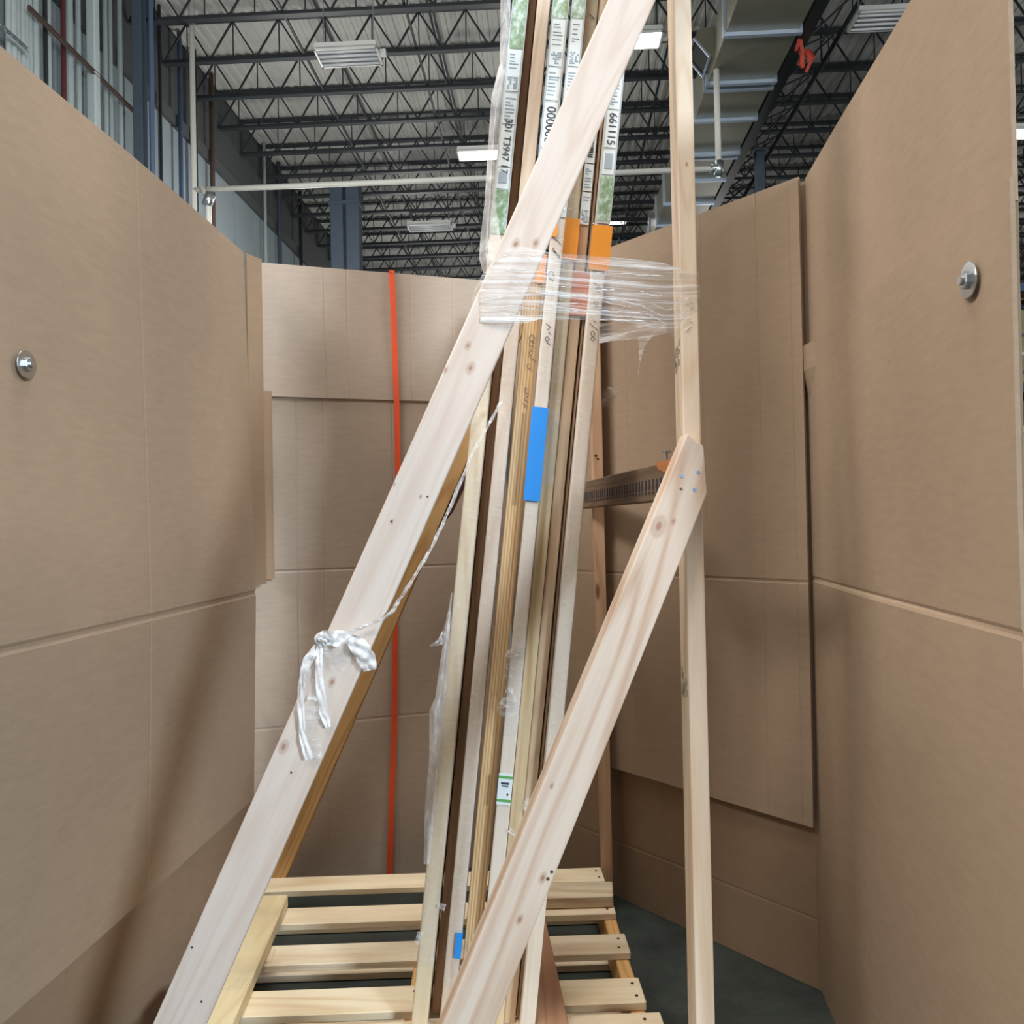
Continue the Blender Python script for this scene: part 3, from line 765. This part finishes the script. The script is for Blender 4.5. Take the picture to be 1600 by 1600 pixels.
# labels, tapes and writing
def label_col(b, xs, items, leaf, seed=0):
    """items: (y0, y1, kind) pixel rows down the board"""
    r = random.Random(seed)
    for (y0, y1, kind) in items:
        xm = xs(.5*(y0+y1)); z1 = b.at(xs(y0), y0)[1]; z0 = b.at(xs(y1), y1)[1]; x0, x1 = b.w*.08, b.w*.92
        if kind == 'leaf':
            b.patch('printed_sleeve', .001, b.w-.001, z0, z1, MT['leafprint'], y=-.0045, lab='green printed plastic sleeve'); continue
        lb = b.patch('label', x0, x1, z0, z1, MT['paper'], y=-.005, lab='white paper label')
        g = MB(); zz = z1-.012
        if kind == 'small':
            while zz > z0+.012:
                g.box((x0+.003, -.0062, zz-.003), (x0+.003+r.uniform(.4, 1)*(x1-x0-.006), -.005, zz)); zz -= r.uniform(.006, .012)
            mt = MT['faint']
        elif kind == 'bar':
            while zz > z0+.012:
                l = r.choice([.0015, .003, .004]); g.box((x0+.005, -.0062, zz-l), (x1-.005, -.005, zz)); zz -= l+r.choice([.0015, .003])
            mt = MT['ink']
        elif kind == 'code':
            n = 6
            for i in range(n):
                for j in range(5):
                    if r.random() < .55:
                        xx = x0+.003+(x1-x0-.006)*j/5; zb = z0+.006+(i*(.035)/n); g.box((xx, -.0062, zb), (xx+(x1-x0)/7, -.005, zb+.004))
            while zz > z0+.06:
                g.box((x0+.003, -.0062, zz-.002), (x0+.003+r.uniform(.3, 1)*(x1-x0-.006), -.005, zz)); zz -= r.uniform(.007, .014)
            mt = MT['faint']
        elif kind == 'grey':
            g.box((x0+.004, -.0062, z0+.015), (x1-.006, -.005, z1-.01)); mt = MT['faint']
        else:
            text(b, kind, (x1-x0)*(.98 if len(kind) < 8 else .80), lb, (x0+x1)/2, (z0+z1)/2, MT['ink'], y=-.0065, name='lettering'); continue
        if g.v: tag(g.build('lettering', mt, lb), kind='stuff')
MT['faint'] = plain('faint label print', srgb(168, 184, 196), .6, 0, .1, 60)
ax = lambda y: 746+12-.100*(y-560); wx = lambda y: 812+12-.0945*(y-560); cx = lambda y: 842+10-.095*(y-560); dx = lambda y: 911+11-.0945*(y-560); kx = lambda y: 884+9-.094*(y-560)
for b_, xs_, y_ in ((A, ax, 366), (W, wx, 330), (C, cx, 340), (D, dx, 350)):
    b_.patch('printed_sleeve', -.0015, b_.w+.0015, b_.at(xs_(y_), y_)[1], b_.L-.01, MT['greysleeve'], y=-.0038, lab='grey plastic sleeve')
label_col(A, ax, [(-40, 78, 'leaf'), (80, 144, 'code'), (148, 195, 'small'), (198, 262, '301 T3947 17'), (264, 296, 'grey'), (298, 366, 'leaf')], 1, 1)
label_col(W, wx, [(-40, 30, 'leaf'), (33, 105, 'code'), (108, 158, 'small'), (162, 232, '000000'), (236, 300, 'small')], 1, 2)
label_col(C, cx, [(-40, 30, 'leaf'), (33, 105, 'code'), (108, 170, 'small'), (236, 330, 'grey')], 1, 3)
label_col(D, dx, [(40, 172, 'small'), (175, 232, '661115'), (236, 274, 'grey'), (276, 346, 'leaf')], 1, 4)
label_col(K, kx, [(200, 256, 'bar'), (258, 300, 'small'), (302, 352, 'code')], 1, 5)
def tape(b, x0, x1, ya, yb, xs, mat, lab, side=True):
    z1, z0 = b.at(xs(ya), ya)[1], b.at(xs(yb), yb)[1]
    m = MB().box((x0, -.0075, z0), (x1, -.0066, z1))
    if side: m.box((x1, -.0075, z0+.004), (x1+.001, .02, z1-.002)); m.box((x0-.001, -.0075, z0+.004), (x0, .02, z1-.002))
    o = m.build('tape', MT[mat], b.o); o['label'] = lab; return o
tape(D, -.006, D.w+.007, 354, 424, dx, 'orange_tape', 'wide orange tape wrap')
tape(H_, -.006, H_.w+.004, 343, 407, lambda y: kx(y)-20, 'orange_tape', 'orange tape wrap')
tape(C, -.004, C.w*.45, 334, 372, cx, 'orange_tape', 'orange tape scrap')
tape(K, -.002, K.w+.012, 427, 494, kx, 'brown_tape', 'rust orange tape wrap')
tape(W, W.w*.55, W.w+.003, 398, 443, wx, 'orange_tape', 'orange tape scrap')
bt = tape(C, -.004, C.w+.001, 637, 783, cx, 'blue_tape', 'bright blue masking tape')
tape(B, B.w*.62, B.w+.001, 1455, 1495, lambda y: 786+10-.096*(y-560), 'blue_tape', 'short blue tape end')
# white label with green bands low on the middle board
z1, z0 = C.at(790, 1208)[1], C.at(788, 1257)[1]
lb = C.patch('label', -.001, C.w*.98, z0, z1, MT['paper'], y=-.004, lab='white paper label with green bands')
C.patch('green_band', -.001, C.w*.98, z1-.012, z1-.006, MT['greenink'], lb, y=-.0048); C.patch('green_band', -.001, C.w*.98, z0+.007, z0+.013, MT['greenink'], lb, y=-.0048)
g = MB().box((.006, -.0046, z1-.026), (.026, -.004, z1-.021)).box((.008, -.0046, z1-.031), (.024, -.004, z1-.028)).box((.022, -.0046, z0+.022), (.026, -.004, z0+.027)); tag(g.build('lettering', MT['ink'], lb), kind='stuff')
# pencil and marker writing
def scribble(b, pts, mat, r_=.0009, y=-.0036):
    m = MB()
    for st in pts:
        q = [b.at(x, yy) for x, yy in st]
        for a, c in zip(q, q[1:]):
            dxx, dz = c[0]-a[0], c[1]-a[1]; l = max(1e-5, sqrt(dxx*dxx+dz*dz)); nx_, nz_ = -dz/l*r_, dxx/l*r_
            i = len(m.v); m.v += [(a[0]+nx_, y, a[1]+nz_), (a[0]-nx_, y, a[1]-nz_), (c[0]-nx_, y, c[1]-nz_), (c[0]+nx_, y, c[1]+nz_)]; m.f.append((i, i+1, i+2, i+3))
    return tag(m.build('handwriting', mat, b.o), kind='stuff')
def loop(x, y, rx, ry, a0=0, a1=6.28, n=10): return [(x+rx*cos(a0+(a1-a0)*i/n), y+ry*sin(a0+(a1-a0)*i/n)) for i in range(n+1)]
scribble(W, [loop(831, 529, 4, 5), loop(831, 538, 4, 4, .6, 5.6), [(827, 545), (832, 548), (826, 552), (830, 556), (825, 559)], [(829, 560), (834, 563), (837, 567)], loop(827, 573, 3, 4, .5, 5.2),
             [(819, 608), (823, 606), (820, 613), (826, 617)], [(820, 617), (824, 621), (819, 625), (824, 628)], [(817, 630), (822, 634), (819, 638)]], MT['pencil'])
scribble(C, [[(863, 388), (867, 394), (872, 398), (875, 404)], [(864, 392), (869, 398), (874, 405)], [(866, 374), (872, 378), (876, 383)], loop(861, 430, 4, 5), [(858, 436), (865, 440)], [(853, 506), (860, 512), (855, 516)], [(858, 520), (861, 524)], loop(855, 530, 3, 3), [(853, 534), (860, 540)]], MT['ink'])
scribble(D, [[(928, 443), (934, 447), (939, 450)], [(931, 447), (933, 452)], [(935, 446), (937, 453)], [(930, 454), (936, 457)], loop(931, 475, 3, 3), [(929, 482), (933, 478)], [(921, 506), (934, 517)], loop(926, 522, 3, 4), loop(926, 530, 3, 3), [(927, 500), (930, 505)]], MT['pencil'])
scribble(H_, [[(918, 22), (925, 27), (929, 31)], [(923, 30), (929, 30)]], MT['ink'])
# writing on the brown board top right


# ================================================================== pallet
def pallet():
    org = V((.285, 2.815, 0)); ang = radians(1.6); 
    p = empty('wooden_pallet', (org.x, org.y, 0), ang); tag(p, 'wide wooden pallet on the dark floor under the leaning boards', 'pallet')
    # local: x negative to the left, y negative toward the camera
    Wd = 1.2; rnd = random.Random(11)
    mats = [wood('pallet pine %d' % i, c, l, seed=80+i, rings=.35, axis='x', autok=a, stain=st) for i, (c, l, a, st) in enumerate([(srgb(242, 229, 200), srgb(208, 174, 126), .26, 0), (srgb(238, 223, 194), srgb(198, 162, 116), .32, .15), (srgb(232, 219, 194), srgb(194, 164, 124), .24, .3)])]
    smat = wood('pallet stringer', srgb(222, 178, 116), srgb(176, 128, 74), seed=90, axis='y', rings=.4, autok=.1)
    for x in (-1.185, -.60, -.035):
        MB().box((x, -1.1, .025), (x+.038, 0.0, .119)).build('stringer', smat, p, bevel=.003)
    rows = [(0.0, .105, 0, 0), (-.225, .105, .0, 0), (-.452, .105, .004, 0), (-.682, .11, .008, .002), (-.83, .105, .03, 0), (-.985, .11, .01, 0)]
    for i, (y, wd_, dx_, dz) in enumerate(rows):
        o = MB().box((-Wd+rnd.uniform(-.008, .008), y-wd_, .119), (dx_+rnd.uniform(-.004, .004), y, .14+dz)).build('deck_board', mats[i % 3], p, bevel=.0025)
        nl = MB()
        for x in (-1.166, -.581, -.016):
            for yy in (y-.028, y-wd_+.028): nl.disc((x+rnd.uniform(-.006, .006), yy, .14+dz-.001), .0045, .002, 8, 'z')
        tag(nl.build('nail_heads', MT['nail'], o), kind='stuff')
    for i, y in enumerate((-.02, -.30, -.55, -.98)):
        MB().box((-Wd, y-.1, .002), (0, y, .025)).build('bottom_board', mats[(i+1) % 3], p, bevel=.0025)
pallet()
# loose pieces lying on the pallet
def flat(name, pts, z, th, mat, label):
    """plank lying flat: far-left, far-right, near-right, near-left pixels on its top face"""
    q = [G(x, y, z) for x, y in pts]; c = sum(q, V())/4
    m = MB(); n = 4; m.v += [tuple(V((p.x-c.x, p.y-c.y, th))) for p in q] + [tuple(V((p.x-c.x, p.y-c.y, 0))) for p in q]
    m.f += [(0, 1, 2, 3), (7, 6, 5, 4)] + [(k, k+4, (k+1) % 4+4, (k+1) % 4) for k in range(4)]
    o = m.build(name, mat, bevel=.003); o.location = (c.x, c.y, z-th); tag(o, label, 'board'); return o
flat('loose_board', [(406, 1399), (450, 1398), (352, 1625), (307, 1625)], .1805, .038, wood('pale flat board', srgb(232, 216, 176), srgb(196, 166, 116), seed=95, axis='y', rings=.3, stain=.25), 'pale board lying flat on the left edge of the pallet')
flat('loose_board', [(800, 1378), (957, 1377), (958, 1400), (800, 1404)], .178, .0355, wood('grey short board', srgb(224, 210, 182), srgb(176, 140, 108), seed=97, axis='x', rings=.5, stain=.3), 'short weathered board lying across the pallet at the right rear')
flat('loose_board', [(826, 1440), (853, 1438), (893, 1618), (838, 1618)], .160, .019, wood('red brown board', srgb(176, 134, 104), srgb(136, 96, 70), seed=99, axis='y', rings=.4, autok=.1), 'red brown plank lying lengthwise on the pallet beside the rightmost wrapped board')

# ================================================================== stretch film
def grid_film(name, rows, mat, label, cat='plastic wrap', seed=0, amp=.004, parent=None, sub=4):
    """rows: list of lists of world points; resampled, roughened"""
    r = random.Random(seed); m = MB(); R = len(rows); Cn_ = len(rows[0])
    NR, NC = (R-1)*sub+1, (Cn_-1)*sub+1
    for i in range(NR):
        a = min(R-2, i//sub); fa = i/sub-a
        for j in range(NC):
            b = min(Cn_-2, j//sub); fb = j/sub-b
            p = (rows[a][b]*(1-fb)+rows[a][b+1]*fb)*(1-fa) + (rows[a+1][b]*(1-fb)+rows[a+1][b+1]*fb)*fa
            p = p + V((0, -abs(mnoise.noise(V((p.x*9, p.z*60, seed))))*amp*1.6, mnoise.noise(V((p.x*14, p.z*20, seed+5)))*amp))
            m.v.append(tuple(p))
    for i in range(NR-1):
        for j in range(NC-1):
            a = i*NC+j; m.f.append((a, a+1, a+1+NC, a+NC))
    c = sum((V(v) for v in m.v), V())/len(m.v); m.v = [tuple(V(v)-c) for v in m.v]
    o = m.build(name, mat, parent, True)
    o.location = c
    if label: tag(o, label, cat)
    return o
# the main band: round the front diagonal, across the bundle, round the front post and back
def band():
    cols = [(738, 1.68), (752, 1.616), (800, 1.618), (842, 1.622), (900, 1.655), (980, 1.695), (1040, 1.720), (1062, 1.720), (1092, 1.722), (1094, 1.80)]
    topy = [462, 430, 385, 392, 398, 404, 412, 420, 424, 424]; boty = [505, 505, 510, 500, 500, 503, 520, 532, 528, 520]
    rows = []
    for k in range(6):
        f = k/5; rows.append([P(x + (0 if j else 0), topy[j]*(1-f)+boty[j]*f, Y) for j, (x, Y) in enumerate(cols)])
    o = grid_film('stretch_wrap', rows, MT['band'], 'clear stretch wrap band binding the diagonal, the stack and the front post', seed=2, amp=.004, sub=5)
    # tight bright creases of the band
    cr = MB(); r = random.Random(4)
    lines = [((756, 470), (800, 462), (850, 456), (900, 462), (1000, 470)), ((752, 493), (790, 492), (842, 497)), ((840, 458), (870, 462), (893, 463)), ((925, 427), (980, 428), (1036, 432)), ((938, 500), (990, 501), (1010, 502)), ((925, 453), (960, 453)), ((1000, 455), (1022, 463), (1034, 462)), ((1010, 490), (1030, 500), (1040, 507)), ((1020, 475), (1042, 485), (1056, 482)), ((940, 465), (1000, 476), (1040, 496)), ((770, 425), (800, 420), (836, 424)), ((786, 400), (812, 396), (836, 400)), ((762, 444), (800, 440), (824, 446)), ((758, 482), (800, 478), (835, 484)), ((944, 472), (985, 480)), ((940, 486), (1000, 489)), ((1066, 470), (1076, 466), (1080, 482)), ((1064, 505), (1074, 498), (1082, 504)), ((1070, 516), (1080, 510)), ((845, 446), (893, 449)), ((850, 472), (900, 474), (940, 478)), ((848, 484), (900, 486), (940, 487))]
    for L_ in lines:
        n = len(L_)*4; pts = []
        for i in range(n+1):
            t = i/n*(len(L_)-1); a = min(len(L_)-2, int(t)); f = t-a
            x = L_[a][0]*(1-f)+L_[a+1][0]*f; y = L_[a][1]*(1-f)+L_[a+1][1]*f + r.uniform(-.8, .8)
            Y = 1.614 if x < 842 else 1.614+(x-842)/220*.1
            pts.append(P(x, y, Y-.006)-o.location)
        cr.tube(pts, [r.uniform(.0003, .0014) for _ in pts], 6)
    c = cr.build('crease', MT['crease'], o, True); tag(c, kind='stuff')
    # loose skirt of film hanging behind the band between stack and post
    b1 = [[P(936, 505, 1.95), P(965, 503, 1.93), P(1000, 503, 1.90), P(1041, 508, 1.86)], [P(936, 520, 1.95), P(965, 520, 1.93), P(998, 515, 1.90), P(1041, 514, 1.86)], [P(936, 537, 1.95), P(965, 533, 1.93), P(996, 531, 1.90), P(1041, 521, 1.86)]]
    grid_film('stretch_wrap', b1, MT['film'], 'loose hazy film skirt hanging between stack and front post', seed=7, amp=.004)
    b2 = [[P(996, 525, 1.90), P(1010, 524, 1.89), P(1022, 522, 1.88)], [P(998, 545, 1.90), P(1005, 540, 1.89), P(1012, 533, 1.88)], [P(997, 590, 1.90), P(998.5, 580, 1.90), P(1000, 560, 1.90)]]
    grid_film('film_scrap', b2, MT['film'], 'pointed film tail hanging from the loose skirt beside the front post', cat='plastic scrap', seed=9)
    b3 = [[P(942, 612, 2.3), P(950, 604, 2.3), P(958, 606, 2.3)], [P(941, 628, 2.3), P(956, 620, 2.28), P(969, 612, 2.27)], [P(941, 640, 2.3), P(952, 635, 2.3), P(962, 622, 2.3)]]
    grid_film('film_scrap', b3, MT['film'], 'small hazy film scrap right of the rightmost wrapped board', cat='plastic scrap', seed=12)
    # clear sleeve bagging out on the left of the stack
    sl = [[P(783, -60, 2.09), P(790, -60, 2.07), P(799, -60, 2.09)], [P(781, 100, 2.07), P(786, 100, 2.05), P(796, 100, 2.07)], [P(768, 150, 2.06), P(778, 150, 2.03), P(789, 150, 2.06)], [P(762, 240, 2.05), P(770, 240, 2.03), P(780, 240, 2.05)], [P(757, 320, 2.04), P(766, 320, 2.01), P(774, 320, 2.04)], [P(750, 380, 2.03), P(760, 382, 2.0), P(784, 384, 2.02)], [P(749, 405, 2.02), P(762, 408, 1.99), P(788, 400, 2.01)], [P(755, 428, 2.02), P(762, 430, 2.01), P(774, 425, 2.01)]]
    grid_film('plastic_sleeve', sl, MT['sleeve'], 'clear plastic sleeve bagging out left of the label column', cat='plastic sleeve', seed=15, amp=.006)
    sl2 = [[P(705, 925, 1.99), P(706, 925, 1.985), P(707, 925, 1.99)], [P(690, 1020, 1.98), P(695, 1020, 1.97), P(701, 1020, 1.98)], [P(680, 1090, 1.97), P(688, 1090, 1.96), P(696, 1090, 1.97)], [P(671, 1110, 1.97), P(680, 1110, 1.95), P(692, 1110, 1.97)], [P(671, 1180, 1.96), P(678, 1180, 1.95), P(686, 1180, 1.96)], [P(664, 1260, 1.96), P(671, 1260, 1.95), P(680, 1260, 1.96)], [P(662, 1350, 1.95), P(667, 1350, 1.94), P(671, 1350, 1.95)]]
    grid_film('plastic_sleeve', sl2, MT['sleeve'], 'crumpled plastic standing off the left of the lowest wrapped board', cat='plastic sleeve', seed=18, amp=.006)
MT['crease'] = film('bright film crease', .3, .9, (1, 1, 1), 40, .45)
MT['sleeve'] = film('clear bag film', .3, .75, (3, 1, 1), 12, .52)
band()
# twisted film rope down to the knot on the long diagonal
def rope():
    path = [(783, 628, 1.97), (768, 655, 1.95), (740, 705, 1.92), (700, 800, 1.86), (672, 860, 1.78), (645, 905, 1.68), (622, 940, 1.58), (614, 955, 1.562), (596, 968, 1.56), (562, 982, 1.557), (545, 990, 1.554)]
    pts = [P(*q) for q in path]; dense = []
    for a, b in zip(pts, pts[1:]):
        for i in range(8): dense.append(a.lerp(b, i/8))
    dense.append(pts[-1]); o = None; c0 = dense[0]
    m = MB()
    for k in range(3):
        q = [p - c0 + V((cos(i*.55+k*2.1), sin(i*.55+k*2.1)*.5, 0))*.0030 for i, p in enumerate(dense)]
        m.tube(q, [.0019+.0009*sin(i*.9+k) for i in range(len(q))], 6)
    o = m.build('film_rope', MT['rope'], None, True); o.location = c0; tag(o, 'twisted rope of clear film running down to the knot on the long diagonal', 'plastic wrap')
MT['rope'] = film('twisted clear film', .15, .85, (1, 1, 1), 60, .54)
rope()
def ribbon(pts, widths, seed, amp=.006):
    """crumpled ribbon along world points; width across, several strips for creases"""
    m = MB(); r = random.Random(seed); n = 7; dense = []; ws = []
    for k in range(len(pts)-1):
        for i in range(8): dense.append(pts[k].lerp(pts[k+1], i/8)); ws.append(widths[k]*(1-i/8)+widths[k+1]*i/8)
    dense.append(pts[-1]); ws.append(widths[-1])
    for i, p in enumerate(dense):
        t = (dense[min(i+1, len(dense)-1)]-dense[max(i-1, 0)]).normalized(); a = t.cross(V((0, 1, 0))).normalized()
        for j in range(n):
            f = j/(n-1)-.5
            m.v.append(tuple(p + a*ws[i]*f + V((0, -abs(sin(j*2.3+i*.25+seed))*amp + mnoise.noise(V((i*.3, j*.9, seed)))*amp, mnoise.noise(V((j, i*.2, seed)))*amp*.5))))
    for i in range(len(dense)-1):
        for j in range(n-1):
            a = i*n+j; m.f.append((a, a+1, a+1+n, a+n))
    return m
def knot():
    Yk = 1.515
    def on(x, y, Y):
        u = D1.at(x, y); return D1.mw @ V((u[0], -(.006+Yk-Y), u[1]))
    root = empty('film_knot', on(520, 1005, Yk)); tag(root, 'knotted white plastic film tied round the long diagonal board', 'plastic wrap')
    c0 = root.location.copy()
    def add(name, pix, ws, seed, amp=.006, mat='whitefilm'):
        pts = [on(x, y, Y)-c0 for x, y, Y in pix]
        ribbon(pts, ws, seed, amp).build(name, MT[mat], root, True)
    add('knot_loop', [(496, 1002, Yk), (510, 994, Yk-.012), (530, 996, Yk-.014), (552, 992, Yk-.005)], [.022, .03, .03, .02], 1, .008)
    add('knot_loop', [(506, 1010, Yk-.004), (502, 996, Yk-.02), (514, 990, Yk-.024), (520, 1000, Yk-.01)], [.012, .02, .02, .012], 2, .008)
    add('film_tail', [(546, 994, Yk-.008), (562, 1006, Yk-.014), (574, 1026, Yk-.01), (580, 1046, Yk-.002)], [.02, .034, .036, .026], 3, .008)
    add('film_tail', [(502, 1004, Yk), (500, 1035, Yk-.008), (502, 1070, Yk-.008), (508, 1110, Yk-.006), (514, 1134, Yk-.004)], [.012, .014, .016, .018, .012], 4, .004)
    add('film_tail', [(498, 1008, Yk), (484, 1030, Yk-.004), (474, 1062, Yk-.006), (472, 1095, Yk-.006), (474, 1140, Yk-.004), (484, 1184, Yk-.002)], [.014, .02, .014, .012, .014, .016], 5, .006)
    add('film_tail', [(496, 1060, Yk), (492, 1110, Yk-.003), (490, 1150, Yk-.003), (492, 1183, Yk-.003)], [.02, .034, .036, .03], 6, .004, 'film')
    add('film_tail', [(516, 1004, Yk), (520, 1025, Yk-.004), (530, 1040, Yk-.004), (545, 1020, Yk-.004)], [.02, .03, .03, .02], 7, .004, 'film')
knot()
def scrap(name, b, pix, ws, seed, label, mat='whitefilm', amp=.006):
    pts = []
    for x, y in pix:
        if b is None: q = G(x, y, .146); pts.append(q)
        else:
            u = b.at(x, y, -.0065); pts.append(b.mw @ V((u[0], -.0065, u[1])))
    c0 = pts[0].copy()
    o = ribbon([p-c0 for p in pts], ws, seed, amp).build(name, MT[mat], None, True); o.location = c0; tag(o, label, 'plastic scrap')
scrap('film_scrap', A, [(703, 955), (696, 985), (688, 1003), (672, 1009)], [.008, .012, .016, .006], 21, 'small curl of film on the left edge of the leftmost wrapped board', 'rope')
scrap('film_scrap', C, [(818, 1012), (800, 1024), (793, 1050), (796, 1080), (794, 1104), (778, 1112)], [.008, .03, .02, .018, .05, .02], 23, 'hanging white film tatter in the middle of the stack', 'film', .010)
scrap('film_scrap', H_, [(824, 1246), (822, 1262), (826, 1278)], [.010, .016, .008], 25, 'tiny film scrap at the brace edge right of the green banded label', 'rope', .004)
scrap('film_scrap', C, [(795, 1296), (806, 1306)], [.010, .012], 27, 'tiny film scrap below the green banded label', 'rope', .004)
scrap('film_scrap', A, [(684, 1414), (696, 1418)], [.010, .016], 29, 'tiny film scrap low on the leftmost wrapped board', 'rope', .004)
scrap('film_scrap', None, [(432, 1480), (428, 1490), (424, 1500)], [.012, .022, .01], 31, 'white film scrap on the pallet beside the flat board', 'rope', .003)
scrap('film_scrap', A, [(657, 1455), (652, 1475)], [.012, .016], 33, 'white film scrap at the left foot of the stack', 'rope', .004)

# ================================================================== what shows past the right panel
def rack():
    o = empty('storage_rack', bpos(7.2, 13.2, 0), RB); tag(o, 'blue storage rack far behind the right cardboard edge', 'rack')
    for x in (0, 2.8):
        for y in (0, 1.1): MB().box((x-.05, y-.04, 0), (x+.05, y+.04, 6)).build('upright', MT['blue_steel'], o)
    for z in (1.7, 3.3, 4.9):
        for y in (-.05, 1.1): MB().box((0, y, z), (2.8, y+.05, z+.12)).build('beam', MT['blue_steel'], o)
        for k in range(9): MB().box((.1+k*.3, 0, z+.12), (.3+k*.3, 1.1, z+.14)).build('shelf_board', mrack, o)
    cols = [srgb(150, 142, 112), srgb(110, 104, 76), srgb(196, 190, 178), srgb(92, 84, 70)]; r = random.Random(2)
    n = 0
    names = ['olive wrapped load on the floor under the blue rack', 'second olive load on the floor of the blue rack', 'load on the first shelf of the blue rack', 'second load on the first shelf of the blue rack', 'load on the second shelf of the blue rack', 'second load on the second shelf of the blue rack']
    for z in (0, 1.84, 3.44):
        for k in range(2):
            h = r.uniform(.9, 1.25); m = MB().box((0, 0, 0), (1.15, .95, h))
            b = m.build('wrapped_load', plain('load %d' % n, cols[n % 4], .35, 0, .4, 5), bevel=.05, seg=2); b.location = bpos(7.35+k*1.35, 13.26, z+.001); bobj(b)
            for q in range(3): MB().box((-.006, -.006, .15+q*.3), (1.156, .956, .2+q*.3)).build('film_layer', MT['fixture'] if q == 1 else MT['zinc'], b)
            tag(b, names[n], 'load'); n += 1
mrack = plain('rack shelf board', srgb(150, 120, 86), .7, 0, .2)
rack()

# repeats belong together
for o in list(COL.objects):
    if o.parent is None and o.get('label') and not o.get('group'):
        n = o.name.split('.')[0]
        g = {'cardboard_sheet': 'cardboard sheets of the bay', 'wall_conduit': 'conduits and pipes along the left wall', 'wall_pipe': 'conduits and pipes along the left wall',
             'wrapped_board': 'tall boards standing on the pallet', 'tall_board': 'tall boards standing on the pallet', 'laminated_board': 'tall boards standing on the pallet',
             'film_scrap': 'torn film scraps', 'loose_board': 'loose boards lying on the pallet', 'diagonal_board': 'diagonal braces', 'corner_post': 'right corner posts',
             'wrapped_load': 'loads on the blue rack', 'plastic_sleeve': 'plastic sleeves left of the stack', 'strut_channel': 'strut channels on the left wall', 'steel_column': 'steel columns', 'stretch_wrap': 'stretch wrap round the stack'}.get(n)
        if g: o['group'] = g
